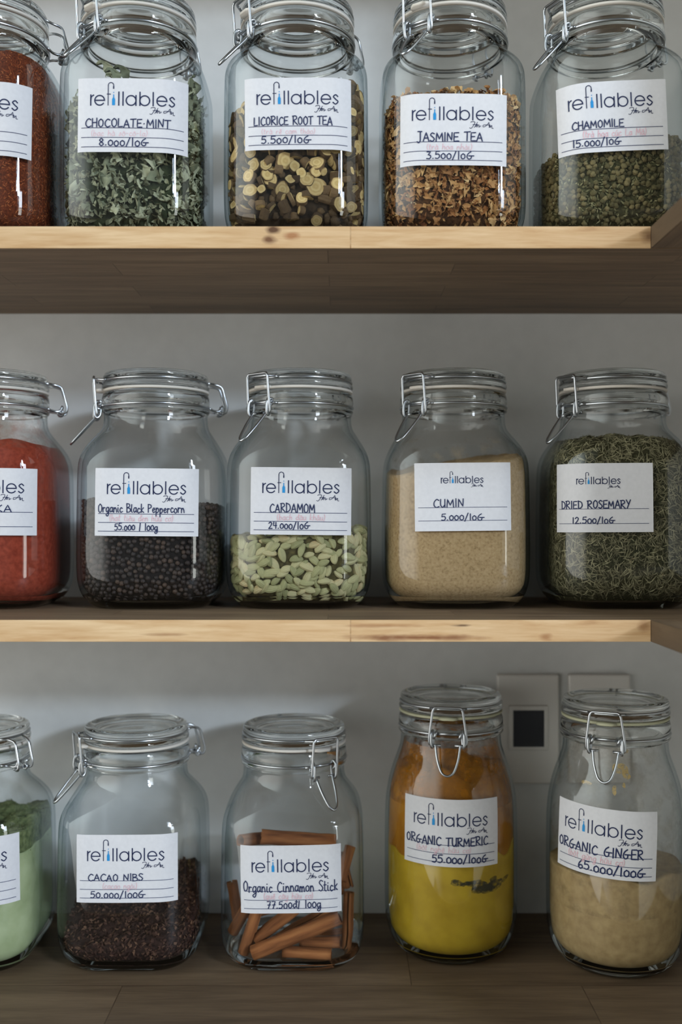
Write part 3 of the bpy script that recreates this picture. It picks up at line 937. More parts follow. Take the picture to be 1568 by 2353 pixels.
def frame_on(nrm, spin, lean, rr):
    """rotation whose Z is near nrm (lean = how far it may tip, radians) and whose X is spun about it"""
    z = Vector(nrm)
    ax = Vector((rr.gauss(0, 1), rr.gauss(0, 1), rr.gauss(0, 1))).normalized()
    z.rotate(Matrix.Rotation(rr.gauss(0, lean), 3, ax))
    q = z.to_track_quat('Z', 'Y').to_matrix()
    return q @ Matrix.Rotation(spin, 3, 'Z')


_RT = {}


def reach(kind, x, y, z):
    """how far a point lies beyond the inner face of the glass (mm, negative inside)"""
    if 'sq' not in _RT:
        pts = [sect(i / 720, 1.0, 0.0)[:2] for i in range(721)]
        an = [math.atan2(px, -py) % (2 * PI) for px, py in pts]; an[-1] = 2 * PI
        _RT['sq'] = (an, [math.hypot(*p) for p in pts])
    zs, as_, ts = zip(*SHAPES[kind]['inner'])
    a = np.interp(z, zs, as_); t_ = np.interp(z, zs, ts)
    th = np.mod(np.arctan2(x, -y), 2 * PI)
    rs = np.interp(th, *_RT['sq'])
    return np.hypot(x, y) - (a * rs * (1 - t_) + a * t_)


def settle(kind, mesh, p, rot, sc, gap=0.25):
    """slide a piece inwards and up until it clears the glass"""
    n = len(mesh.vertices); co = np.empty(n * 3)
    mesh.vertices.foreach_get('co', co); co = co.reshape(-1, 3) / MM
    r3 = np.array([list(r_) for r_ in rot])
    q = (co * sc) @ r3.T
    p = np.array(p, float)
    for _ in range(3):
        w_ = q + p
        lift = 9.8 - w_[:, 2].min()
        if lift > 0: p[2] += lift
        e = reach(kind, w_[:, 0], w_[:, 1], w_[:, 2]).max() + gap
        if e <= 0: break
        h = math.hypot(p[0], p[1]) or 1
        p[0] -= p[0] / h * e * 1.05; p[1] -= p[1] / h * e * 1.05
    return Vector(p)


def put(mesh, name, root_loc, p, rot, sc, label, cat, group, kind=None):
    if kind: p = settle(kind, mesh, p, rot, sc)
    o = bpy.data.objects.new(name, mesh); C.objects.link(o)
    m = rot.to_4x4()
    s = sc if isinstance(sc, (tuple, list)) else (sc, sc, sc)
    m = Matrix.Translation(Vector(((root_loc[0] + p[0]) * MM, (root_loc[1] + p[1]) * MM, (root_loc[2] + p[2]) * MM))) @ m @ Matrix.Diagonal((*s, 1))
    o.matrix_world = m
    return tag(o, label, cat, group)


def raw_mesh(name, v, f, mats, fm=None, smooth=True):
    me = bpy.data.meshes.new(name)
    me.from_pydata([(p[0] * MM, p[1] * MM, p[2] * MM) for p in v], [], f)
    for m in mats: me.materials.append(m)
    if fm: me.polygons.foreach_set('material_index', fm)
    if smooth: me.polygons.foreach_set('use_smooth', [True] * len(f))
    me.update(); return me


def in_view(key, pts, n):
    """first n points that the jar's own label does not cover"""
    x0, x1, y0, y1 = JARS[key]['L']['box']; lo = LOC[key]; out = []
    for p, nrm in pts:
        X, Y, Z = lo[0] + p[0], lo[1] + p[1], lo[2] + p[2]
        px, py = CX + X * FPX / Y, HY - (Z - CAM_H) * FPX / Y
        if x0 + 14 < px < x1 - 14 and y0 + 14 < py < y1 - 14 and p[1] < 0: continue
        if nrm[2] > .6 and reach(JARS[key]['kind'], p[0], p[1], p[2]) < -16: continue
        out.append((p, nrm))
    return out[:n]


def bent_leaf(L, W, rr, nx=7, ny=4, curl=1.0, crump=1.0, tip=1.6):
    v = []
    sd = rr.uniform(0, 90); cu = rr.uniform(-1, 1) * curl; fold = rr.uniform(.1, .9) * curl
    for i in range(nx + 1):
        s = i / nx
        wd = W / 2 * math.sin(PI * min(1, s * .94 + .03)) ** .8 * (1 - .25 * s)
        for j in range(ny + 1):
            t_ = (j / ny) * 2 - 1
            x = (s - .5) * L; y = t_ * wd * (1 + .12 * math.sin(s * 31 + sd))
            z = abs(t_) * wd * fold + cu * L * .35 * (4 * (s - .5) ** 2)
            d = noise.noise_vector(Vector((x * 2.2 / L * 2 + sd, y * 2 / W, sd))) * crump * W * .28
            v.append((x + d.x, y + d.y, z + d.z))
    f = [(i * (ny + 1) + j, (i + 1) * (ny + 1) + j, (i + 1) * (ny + 1) + j + 1, i * (ny + 1) + j + 1) for i in range(nx) for j in range(ny)]
    return v, f


def flakes(mb, pts, rr, L, W, lean, curl=.6, mi=0, out=0.4, nx=2, ny=2):
    for p, nrm in pts:
        l_, w_ = L * rr.uniform(.55, 1.3), W * rr.uniform(.6, 1.3)
        v, f = bent_leaf(l_, w_, rr, nx, ny, curl, .8)
        m = frame_on(nrm, rr.uniform(0, 2 * PI), lean, rr)
        q = Vector(p) + nrm * out
        mb.add([q + m @ Vector(a) for a in v], f, mi)


def needles(mb, pts, rr, L, w_, lean, mi=0, out=0.4):
    for p, nrm in pts:
        l_ = L * rr.uniform(.5, 1.25)
        m = frame_on(nrm, rr.uniform(0, 2 * PI), lean, rr)
        bend = rr.uniform(-.12, .12) * l_
        q = Vector(p) + nrm * out
        sec = []
        for s, k in ((-.5, .35), (0, 1), (.5, .3)):
            for (a, b) in ((w_ / 2, 0), (0, w_ / 2), (-w_ / 2, 0)):
                sec.append(q + m @ Vector((s * l_, a * k + bend * (1 - 4 * s * s), b * k)))
        mb.add(sec, [(0, 3, 4, 1), (1, 4, 5, 2), (3, 6, 7, 4), (4, 7, 8, 5)], mi)


def film(mb, kind, z0, z1, mi, inset=0.25, n=72, k=16):
    v, f = [], []
    for i in range(k + 1):
        z = z0 + (z1 - z0) * i / k
        a, t_ = prof_at(SHAPES[kind]['inner'], z)
        for j in range(n):
            x, y, _, _ = sect(j / n, a - inset, t_); v.append((x, y, z))
    for i in range(k):
        for j in range(n):
            f.append((i * n + j, i * n + (j + 1) % n, (i + 1) * n + (j + 1) % n, (i + 1) * n + j))
    mb.add(v, f, mi)


def stuff(name, mb, mats, loc, label, cat, kind=None):
    if kind:
        V = np.array([tuple(q) for q in mb.v], float)
        V[:, 2] = np.maximum(V[:, 2], 9.8)
        for _ in range(2):
            e = reach(kind, V[:, 0], V[:, 1], V[:, 2]) + 0.5
            h = np.maximum(np.hypot(V[:, 0], V[:, 1]), 1)
            k = np.where(e > 0, 1 - e / h, 1.0)
            V[:, 0] *= k; V[:, 1] *= k
        mb.v = [tuple(q) for q in V]
    o = mb.build(name, mats)
    o.location = (loc[0] * MM, loc[1] * MM, loc[2] * MM)
    return tag(o, label, cat, None, 'stuff')


# ------------------------------------------------------------------ jars
PEN, PNK = 2, 4
JARS = dict(
    rooibos=dict(kind='tea', px=-23, dc=905, row=ZU, phi=-75, label='clip-top glass jar of red-brown rooibos tea at the left of the upper shelf',
        L=dict(box=(-186, 72, 186, 356), tilt=-1, text=[])),
    mint=dict(kind='tea', px=320, dc=905, row=ZU, phi=-38, label='clip-top glass jar of crumbled green mint leaves on the upper shelf',
        L=dict(box=(177, 435, 180, 350), tilt=-.6, text=[('CHOCOLATE·MINT', 7.2, 79, 41.2, 7.0, PEN, .36), ('(bạc hà sô-cô-la)', 12, 60, 48.6, 5, PNK, .13), ('8.000/10G', 19, 60.5, 56.8, 6.2, PEN, .36)])),
    licorice=dict(kind='tea', px=684, dc=905, row=ZU, phi=-54, label='clip-top glass jar of cut licorice root on the upper shelf',
        L=dict(box=(561, 811, 178, 344), tilt=.5, text=[('LICORICE ROOT TEA', 8.5, 77, 40.8, 7.2, PEN, .36), ('(trà rễ cam thảo)', 15, 62, 48.6, 5, PNK, .13), ('5.500/10G', 15, 58, 56.4, 6.4, PEN, .36)])),
    jasmine=dict(kind='tea', px=1034, dc=905, row=ZU, phi=-35, label='clip-top glass jar of golden-brown jasmine flowers on the upper shelf',
        L=dict(box=(918, 1167, 215, 380), tilt=-.4, text=[('JASMINE TEA', 15.5, 73, 41.2, 7.4, PEN, .38), ('(trà hoa nhài)', 24, 64, 48.6, 5.2, PNK, .16), ('3.500/10G', 24, 65, 56.6, 6.4, PEN, .36)])),
    chamomile=dict(kind='tea', px=1391, dc=905, row=ZU, phi=-62, label='clip-top glass jar of olive chamomile heads beside the corner on the upper shelf',
        L=dict(box=(1279, 1535, 186, 348), tilt=2.6, text=[('CHAMOMILE', 13.5, 57, 40.6, 6.4, PEN, .36), ('(trà hoa cúc La Mã)', 22, 76, 48.8, 6, PNK, .2), ('15.000/10G', 13.5, 54, 56.2, 6.2, PEN, .36)])),
    paprika=dict(kind='wide', px=-13, dc=975, row=ZM, phi=-75, label='clip-top glass jar of brick-red paprika at the left of the middle shelf',
        L=dict(box=(-157, 84, 1075, 1230), tilt=-.4, rules=(40.6, 54), text=[('PAPRIKA', 26, 72, 40.2, 6.2, PEN, .36)])),
    pepper=dict(kind='wide', px=359, dc=975, row=ZM, phi=-75, label='clip-top glass jar half full of black peppercorns on the middle shelf',
        L=dict(box=(216, 457, 1076, 1232), tilt=-.5, logo=(11.5, 23.5), text=[('Organic Black Peppercorn', 3.6, 82, 40.6, 7.6, PEN, .33), ('(hạt tiêu đen hữu cơ)', 14, 72, 48.4, 6, PNK, .17), ('55.000 | 100g', 19, 58, 56.6, 6.0, PEN, .34)])),
    cardamom=dict(kind='wide', px=690, dc=975, row=ZM, phi=-40, label='clip-top glass jar of pale green cardamom pods on the middle shelf',
        L=dict(box=(575, 810, 1074, 1229), tilt=-.6, logo=(11.2, 23.5), text=[('CARDAMOM', 18.5, 60.5, 41.4, 8.2, PEN, .36), ('(bạch đậu khấu)', 25, 70, 48.6, 5.8, PNK, .17), ('24.000/10G', 17.5, 55.5, 56.4, 6.2, PEN, .36)])),
    cumin=dict(kind='wide', px=1042, dc=975, row=ZM, phi=-46, label='clip-top glass jar of tan cumin powder on the middle shelf',
        L=dict(box=(953, 1177, 1063, 1220), tilt=.6, small=True, text=[('CUMIN', 18.5, 48, 40.2, 8.0, PEN, .36), ('5.000/10G', 26, 67, 52.2, 6.2, PEN, .36)])),
    rosemary=dict(kind='wide', px=1408, dc=975, row=ZM, phi=-62, label='clip-top glass jar of dried rosemary needles beside the corner on the middle shelf',
        L=dict(box=(1272, 1502, 1064, 1223), tilt=.3, small=True, logo=(22.5, 18.6), rules=(41.0, 54.2), text=[('DRIED ROSEMARY', 7, 73, 40.6, 7.4, PEN, .38), ('12.500/10G', 18.5, 58, 54.0, 6.0, PEN, .36)])),
    matcha=dict(kind='wide', px=-54, dc=985, row=ZL, phi=-120, label='clip-top glass jar of pale green powder at the left end of the bottom shelf',
        L=dict(box=(-192, 44, 1926, 2084), tilt=1.2, text=[])),
    cacao=dict(kind='wide', px=314, dc=990, row=ZL, phi=-62, label='clip-top glass jar with a low heap of dark cacao nibs on the bottom shelf',
        L=dict(box=(174, 409, 1919, 2074), tilt=.3, logo=(10.5, 23.5), text=[('CACAO NIBS', 11.5, 62.5, 41.8, 6.2, PEN, .36), ('(cacao ngòi)', 25, 57, 49.2, 5.6, PNK, .15), ('50.000/100G', 13.8, 64, 57.4, 6.2, PEN, .36)])),
    cinnamon=dict(kind='wide', px=676, dc=990, row=ZL, phi=33, kick=.75, label='clip-top glass jar of brown cinnamon sticks on the bottom shelf',
        L=dict(box=(551, 786, 1943, 2098), tilt=.9, logo=(11.2, 24), text=[('Organic Cinnamon Stick', 3, 91, 42.2, 9.4, PEN, .36), ('(quế cây hữu cơ)', 22, 68, 48.8, 5.8, PNK, .18), ('77.500đ| 100g', 25, 75, 57.2, 6.8, PEN, .36)])),
    turmeric=dict(kind='round', px=1036, dc=1000, row=ZL, phi=-9, old=True, kick=.35, label='tall round clip-top jar of yellow turmeric powder on the bottom shelf',
        L=dict(box=(928, 1147, 1840, 1993), w=96, tilt=-.6, logo=(11, 24), text=[('ORGANIC TURMERIC', 3, 83, 42.2, 7.8, PEN, .42), ('(bột nghệ hữu cơ)', 14, 66, 48.6, 5.4, PNK, .15), ('55.000/100G', 30, 83, 58.2, 7.0, PEN, .44)])),
    ginger=dict(kind='round', px=1414, dc=972, row=ZL, phi=-24, old=True, kick=.35, label='tall round clip-top jar of beige ginger powder on the bottom shelf',
        L=dict(box=(1278, 1506, 1864, 2022), w=98, tilt=-2.6, logo=(9, 24), text=[('ORGANIC GINGER', 2.5, 82, 42.4, 8.4, PEN, .44), ('(bột gừng hữu cơ)', 14, 66, 48.8, 5.8, PNK, .2), ('65.000/100G', 25, 84, 58.0, 7.4, PEN, .46)])),
)
LOC = {}
for key, J in JARS.items():
    x = (J['px'] - CX) * J['dc'] / FPX
    loc = (x, J['dc'], J['row']); LOC[key] = loc
    root = empty('clip_top_jar', loc)
    tag(root, J['label'], 'jar', 'clip-top storage jars')
    b = bpy.data.objects.new('body', BODY_MESH[J['kind']]); C.objects.link(b); b.parent = root
    jar_fittings(root, SHAPES[J['kind']]['zr'], math.radians(J['phi']), J.get('old', False), J.get('kick', 1.0), J['kind'] == 'round')
    make_label(root, J['kind'], J['dc'], x, J['row'], J['L'])


def zh(key, y, front=True):
    """height above the jar's base of photograph row y at the jar's axis"""
    J = JARS[key]
    return CAM_H + (HY - y) * J['dc'] / FPX - J['row']


Z0 = 9.5
FN = lambda x, y, s, a, k=0.0: a * noise.noise(Vector((x * s + k, y * s, k)))

# ---- powders
m_pap = noise_mat('paprika_grain', [(0.3, s2l(122, 46, 30)), (0.7, s2l(152, 66, 46))], 260, 0.95, 8, .25)
mb = MB(); v, f = fill_geom('wide', .5, Z0, lambda x, y: 158 + FN(x, y, .03, 4) - .05 * x); mb.add(v, f, 0)
film(mb, 'wide', 150, 181, 1)
stuff('paprika_powder', mb, [m_pap, film_mat('paprika_dust', s2l(178, 120, 100), 90, .45, .75, .55)], LOC['paprika'], 'brick-red paprika powder filling its jar to the shoulder', 'spice')

m_cum = noise_mat('cumin_grain', [(0.25, s2l(134, 110, 76)), (0.45, s2l(162, 136, 98)), (0.8, s2l(182, 156, 118))], 420, 0.95, 6, .5, .0008)
mb = MB(); v, f = fill_geom('wide', .5, Z0, lambda x, y: 138 + .15 * x + .10 * y + FN(x, y, .05, 4)); mb.add(roughen(v, .5, .2), f, 0)
film(mb, 'wide', 120, 160, 1)
stuff('cumin_powder', mb, [m_cum, film_mat('cumin_dust', s2l(190, 164, 124), 60, .55, .8, .35)], LOC['cumin'], 'tan cumin powder sloping up to the right in its jar', 'spice', 'wide')

m_mat = noise_mat('pale_green_powder', [(0.3, s2l(150, 164, 122)), (0.7, s2l(174, 186, 146))], 60, 0.95, 8, .2)
m_mat2 = noise_mat('dark_green_crumb', [(0.3, s2l(72, 86, 56)), (0.7, s2l(120, 132, 90))], 240, 0.95, 8, .6, .001)
mb = MB(); v, f = fill_geom('wide', .5, Z0, lambda x, y: 112 + FN(x, y, .04, 3)); mb.add(v, f, 0)
v, f = fill_geom('wide', .9, 108, lambda x, y: 128 + .08 * x + FN(x, y, .06, 9)); v = roughen(v, 1.6, .35); mb.add(v, f, 1)
flakes(mb, sample(v, f, 900, random.Random(3)), random.Random(4), 2.6, 2.0, .8, 1.0, 1, .5)
stuff('green_powder', mb, [m_mat, m_mat2], LOC['matcha'], 'pale green powder with a darker crumbly top in its jar', 'powder', 'wide')

m_tur = noise_mat('turmeric_powder_yellow', [(0.3, s2l(168, 138, 34)), (0.7, s2l(194, 164, 46))], 40, 0.95, 9, .25)
m_tur2 = noise_mat('turmeric_powder_amber', [(0.32, s2l(104, 70, 24)), (0.5, s2l(158, 104, 26)), (0.7, s2l(176, 120, 32))], 34, 0.95, 9, .2, .0006, stretch=(1, 1, .5))
m_smear = film_mat('grey_smear', s2l(58, 56, 48), 120, .36, .58, .9)
mb = MB(); v, f = fill_geom('round', .5, Z0, lambda x, y: 108 + FN(x, y, .04, 12)); mb.add(v, f, 0)
v, f = fill_geom('round', .9, 92, lambda x, y: 182 + FN(x, y, .04, 10)); mb.add(roughen(v, .5, .08), f, 1)
film(mb, 'round', 150, 207, 2)
stuff('turmeric_powder', mb, [m_tur, m_tur2, film_mat('turmeric_dust', s2l(168, 108, 26), 45, .36, .6, .8)], LOC['turmeric'], 'bright yellow turmeric powder, amber towards the top, in its round jar', 'spice')
# grey smear seen against the yellow powder
J = JARS['turmeric']
def smear(name, key, cx, cy_, pts, m, label):
    """flat irregular deposit on the inside of the glass, given as outline points in photograph pixels"""
    J = JARS[key]; lx, ly, lz = LOC[key]
    mbx = MB()
    df = J['dc'] - 62
    vv = []
    for (px, py) in pts:
        X, _, Z = P(px, py, df)
        z = Z - lz; a, t_ = prof_at(SHAPES[J['kind']]['inner'], z); a -= .12
        xx = max(-a * .98, min(a * .98, X - lx))
        vv.append((xx, -math.sqrt(a * a - xx * xx), z))
    c = tuple(sum(q[i] for q in vv) / len(vv) for i in range(3))
    z = c[2]; a, _ = prof_at(SHAPES[J['kind']]['inner'], z); a -= .12
    c = (c[0], -math.sqrt(max(a * a - c[0] ** 2, 1)), z)
    vv.append(c); n = len(vv) - 1
    mbx.add(vv, [(i, (i + 1) % n, n) for i in range(n)])
    return mbx, m, label
def blob(cx, cy_, rx, ry, seed, n=40, w_=.22):
    rr = random.Random(seed); ph = [rr.uniform(0, 6.28) for _ in range(5)]
    return [(cx + rx * math.cos(a) * (1 + w_ * sum(math.sin((k + 2) * a + ph[k]) / (k + 1.2) for k in range(5)) * .6),
             cy_ + ry * math.sin(a) * (1 + w_ * sum(math.sin((k + 2) * a + ph[k]) / (k + 1.2) for k in range(5)) * .6)) for a in [2 * PI * i / n for i in range(n)]]
m_dk = film_mat('dark_residue', s2l(74, 72, 56), 150, .30, .62, .75)
mbs = MB()
rs_ = random.Random(5)
for i in range(34):
    t_ = i / 33
    cx = 1044 + 122 * t_ + rs_.uniform(-6, 6)
    cy_ = (2030 if t_ < .4 else 2044) + rs_.gauss(0, 2.0 if t_ < .4 else 7.5) - (9 * (t_ - .75) / .25 if t_ > .75 else 0)
    rad = rs_.uniform(4, 7) if t_ < .38 else (rs_.uniform(6, 12) if t_ < .8 else rs_.uniform(4, 7))
    m_, _, _ = smear('', 'turmeric', cx, cy_, blob(cx, cy_, rad * 1.5, rad * .8, i, 18), m_dk, '')
    mbs.add([(x * (1 - i * 2e-5), y * (1 - i * 2e-5), z) for x, y, z in m_.v], m_.f)
stuff('dark_smear', mbs, [m_dk], LOC['turmeric'], 'dark grey smear inside the turmeric jar below its label', 'stain')

m_gin = noise_mat('ginger_grain', [(0.3, s2l(150, 126, 88)), (0.7, s2l(176, 152, 110))], 120, 0.95, 9, .2)
mb = MB(); v, f = fill_geom('round', .5, Z0, lambda x, y: 95 + FN(x, y, .03, 6)); mb.add(v, f, 0)
film(mb, 'round', 60, 214, 1)
stuff('ginger_powder', mb, [m_gin, film_mat('ginger_dust', s2l(150, 136, 108), 55, .5, .8, .4)], LOC['ginger'], 'beige ginger powder behind the label of its round jar', 'spice')
m_gd = film_mat('ginger_clump', s2l(188, 164, 112), 300, .36, .52, .95)
mbs = MB()
for (cx, cy_, rx, ry, sd) in ((1436, 1775, 17, 13, 1), (1448, 1788, 9, 9, 2), (1450, 1735, 6, 5, 3), (1362, 1813, 9, 5, 4), (1418, 1822, 5, 10, 5), (1440, 1810, 4, 5, 6)):
    m_, _, _ = smear('', 'ginger', cx, cy_, blob(cx, cy_, rx, ry, sd), m_gd, ''); mbs.add(m_.v, m_.f)
stuff('powder_clump', mbs, [m_gd], LOC['ginger'], 'pale powder clumps stuck inside the ginger jar above its label', 'stain')

# ---- granular fillings nobody could count
rr = random.Random(11)
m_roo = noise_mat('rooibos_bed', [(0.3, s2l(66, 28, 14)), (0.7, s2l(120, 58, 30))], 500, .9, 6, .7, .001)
m_roof = noise_mat('rooibos_flakes', [(0.1, s2l(84, 34, 16)), (0.5, s2l(136, 66, 34)), (0.9, s2l(184, 112, 64))], 200, .85, 2, 0, rnd='island')
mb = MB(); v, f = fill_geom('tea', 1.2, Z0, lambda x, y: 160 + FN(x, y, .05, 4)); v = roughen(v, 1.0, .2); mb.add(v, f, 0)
needles(mb, sample(v, f, 9000, rr), rr, 3.0, .75, .35, 1, .25)
stuff('rooibos_tea', mb, [m_roo, m_roof], LOC['rooibos'], 'fine red-brown rooibos tea filling its jar', 'tea', 'tea')

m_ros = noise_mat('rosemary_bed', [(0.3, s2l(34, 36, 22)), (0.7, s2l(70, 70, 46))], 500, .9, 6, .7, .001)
m_rosn = noise_mat('rosemary_needles', [(0.1, s2l(70, 68, 50)), (0.5, s2l(112, 108, 82)), (0.85, s2l(158, 152, 120)), (0.97, s2l(136, 102, 70))], 100, .8, 2, 0, rnd='island')
mb = MB(); v, f = fill_geom('wide', 1.6, Z0, lambda x, y: 163 - .0016 * (x * x + y * y) + FN(x, y, .06, 4)); v = roughen(v, 1.2, .15); mb.add(v, f, 0)
needles(mb, sample(v, f, 9000, rr), rr, 8.5, 1.15, .28, 1, .5)
stuff('dried_rosemary', mb, [m_ros, m_rosn], LOC['rosemary'], 'dried rosemary needles heaped to the shoulder of their jar', 'herb', 'wide')

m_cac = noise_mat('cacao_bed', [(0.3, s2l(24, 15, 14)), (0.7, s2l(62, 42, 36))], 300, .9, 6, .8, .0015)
m_cacn = noise_mat('cacao_nib', [(0.1, s2l(40, 26, 23)), (0.55, s2l(76, 52, 43)), (0.97, s2l(128, 98, 76))], 200, .8, 3, 0, rnd='island')
mb = MB(); v, f = fill_geom('wide', 2.2, Z0, lambda x, y: 37 + .15 * x + .26 * (y + 40) + FN(x, y, .08, 5)); v = roughen(v, 2.0, .2); mb.add(v, f, 0)
flakes(mb, sample(v, f, 2600, rr), rr, 4.2, 3.0, .6, 1.0, 1, .9)
stuff('cacao_nibs', mb, [m_cac, m_cacn], LOC['cacao'], 'dark broken cacao nibs in a low sloping heap', 'spice', 'wide')

# ---- chamomile heads: 300 nearest one by one, the rest as a mass
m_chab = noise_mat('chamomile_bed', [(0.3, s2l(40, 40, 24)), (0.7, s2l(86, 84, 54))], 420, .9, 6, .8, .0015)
m_cham = noise_mat('chamomile_head', [(0.1, s2l(70, 66, 44)), (0.5, s2l(104, 96, 64)), (0.95, s2l(146, 132, 92))], 900, .9, 4, .8, .0008, rnd='object')
m_chaf = noise_mat('chamomile_petals', [(0.1, s2l(76, 76, 48)), (0.6, s2l(128, 124, 88)), (0.95, s2l(176, 168, 128))], 100, .9, 2, 0, rnd='island')
def lump(rad, n=10, k=7, amp=.2, seed=0, sq=1.0):
    v, f = [], []
    for i in range(k + 1):
        th = PI * i / k
        for j in range(n):
            a = 2 * PI * j / n
            d = Vector((math.sin(th) * math.cos(a), math.sin(th) * math.sin(a), math.cos(th)))
            r_ = rad * (1 + amp * noise.noise(d * 2.1 + Vector((seed * 7.3, 0, 0))))
            v.append((d.x * r_, d.y * r_, d.z * r_ * sq))
    for i in range(k):
        for j in range(n):
            f.append((i * n + j, (i + 1) * n + j, (i + 1) * n + (j + 1) % n, i * n + (j + 1) % n))
    return v, f
hf = lambda x, y: 86 + .16 * x + .10 * y + FN(x, y, .06, 6)
v, f = fill_geom('tea', 3.4, Z0, hf); v = roughen(v, 2, .15)
mb = MB(); mb.add(v, f, 0)
flakes(mb, sample(v, f, 3500, rr), rr, 3.6, 1.6, .6, .8, 1, .9)
more = sample(v, f, 1100, rr, 3.1)
near = sorted(more, key=lambda q: q[0].y - .25 * q[0].z)
LUMP = [raw_mesh('chamomile_head', *lump(2.5, seed=i, amp=.45, sq=.8), [m_cham]) for i in range(4)]
for i, (p, nrm) in enumerate(near[:300]):
    put(LUMP[i % 4], 'chamomile_head', LOC['chamomile'], p + nrm * .9, frame_on(nrm, rr.uniform(0, 6), .8, rr), rr.uniform(.75, 1.1),
        'small olive dried chamomile head in the jar beside the corner', 'herb', 'chamomile heads', 'tea')
for p, nrm in near[300:]:
    lv, lf = lump(2.5 * rr.uniform(.7, 1.05), 7, 5, .45, rr.random()); mb.add([p + nrm * .8 + Vector(q) for q in lv], lf, 2)
stuff('dried_chamomile', mb, [m_chab, m_chaf, m_cham], LOC['chamomile'], 'mass of dried olive chamomile crumbs in its jar', 'herb', 'tea')

# ---- mint leaves
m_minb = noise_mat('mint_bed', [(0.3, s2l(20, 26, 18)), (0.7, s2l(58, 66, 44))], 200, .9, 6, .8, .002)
m_mint = noise_mat('mint_leaf', [(0.05, s2l(70, 76, 58)), (0.4, s2l(128, 134, 108)), (0.85, s2l(186, 188, 158))], 160, .85, 5, .5, .0008, rnd='object')
hf = lambda x, y: 128 + .10 * x + .05 * y + FN(x, y, .05, 9)
v, f = fill_geom('tea', 6.0, Z0, hf); v = roughen(v, 5, .09)
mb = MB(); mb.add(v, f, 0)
flakes(mb, [q for q in sample(v, f, 2600, rr) if q[0].z < 34 or rr.random() < .35], rr, 6, 3.5, .7, 1.2, 1, 1.8)
stuff('crumbled_mint', mb, [m_minb, noise_mat('mint_crumb', [(0.1, s2l(64, 68, 50)), (0.9, s2l(164, 166, 134))], 100, .9, 2, 0, rnd='island')], LOC['mint'], 'broken mint crumbs packed behind the whole leaves', 'herb', 'tea')
LEAF = [raw_mesh('mint_leaf', *bent_leaf(26, 12, random.Random(i), 12, 6, 1.1, 2.6), [m_mint]) for i in range(9)]
for i, (p, nrm) in enumerate(in_view('mint', sample(v, f, 700, rr, 4.6, -.05), 300)):
    put(LEAF[i % 9], 'mint_leaf', LOC['mint'], p + nrm * 2.2, frame_on(nrm, rr.uniform(0, 6.3), .6, rr), rr.uniform(.5, 1.15),
        'crumpled grey-green mint leaf in the mint jar', 'leaf', 'dried mint leaves', 'tea')
for (px, py, d) in ((243, 158, 900), (282, 168, 905), (262, 175, 890)):
    q = P(px, py, d); lo = LOC['mint']
    put(LEAF[3], 'mint_leaf', lo, (q[0] - lo[0], q[1] - lo[1], q[2] - lo[2]), Euler((1.2, 1.1, .3)).to_matrix(), .8, 'dry mint leaf tip standing up above the mint label', 'leaf', 'dried mint leaf tips')

# ---- licorice root
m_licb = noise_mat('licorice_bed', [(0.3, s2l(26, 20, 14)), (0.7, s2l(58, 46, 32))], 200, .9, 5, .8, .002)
m_bark = noise_mat('licorice_bark', [(0.1, s2l(52, 40, 28)), (0.5, s2l(88, 70, 48)), (0.95, s2l(124, 100, 70))], 300, .9, 5, .8, .001, rnd='object')
def ring_cut():
    m, n, l, b = mat('licorice_cut_face')
    t = n.new('ShaderNodeTexCoord'); ln = n.new('ShaderNodeVectorMath'); ln.operation = 'LENGTH'
    mu = n.new('ShaderNodeVectorMath'); mu.operation = 'MULTIPLY'; mu.inputs[1].default_value = (1, 1, 0)
    l.new(t.outputs['Object'], mu.inputs[0]); l.new(mu.outputs[0], ln.inputs[0])
    nz = n.new('ShaderNodeTexNoise'); nz.inputs['Scale'].default_value = 500; l.new(t.outputs['Object'], nz.inputs['Vector'])
    ma = n.new('ShaderNodeMath'); ma.operation = 'MULTIPLY_ADD'; ma.inputs[1].default_value = .0016
    l.new(nz.outputs['Fac'], ma.inputs[0]); l.new(ln.outputs['Value'], ma.inputs[2])
    sn = n.new('ShaderNodeMath'); sn.operation = 'MULTIPLY'; sn.inputs[1].default_value = 110
    l.new(ma.outputs[0], sn.inputs[0])
    r = ramp(n, [(0.0, s2l(206, 182, 124)), (.22, s2l(190, 160, 100)), (.40, s2l(212, 188, 130)), (.52, s2l(186, 156, 100)), (.66, s2l(208, 182, 124)), (.80, s2l(166, 136, 86))])
    l.new(sn.outputs[0], r.inputs[0])
    oi = n.new('ShaderNodeObjectInfo')
    mr2 = n.new('ShaderNodeMapRange'); mr2.inputs[3].default_value = .62; mr2.inputs[4].default_value = 1.08
    l.new(oi.outputs['Random'], mr2.inputs[0])
    mx = n.new('ShaderNodeVectorMath'); mx.operation = 'SCALE'; l.new(r.outputs[0], mx.inputs[0]); l.new(mr2.outputs[0], mx.inputs['Scale'])
    l.new(mx.outputs[0], b.inputs['Base Color']); b.inputs['Roughness'].default_value = .9
    return m
m_cut = ring_cut()
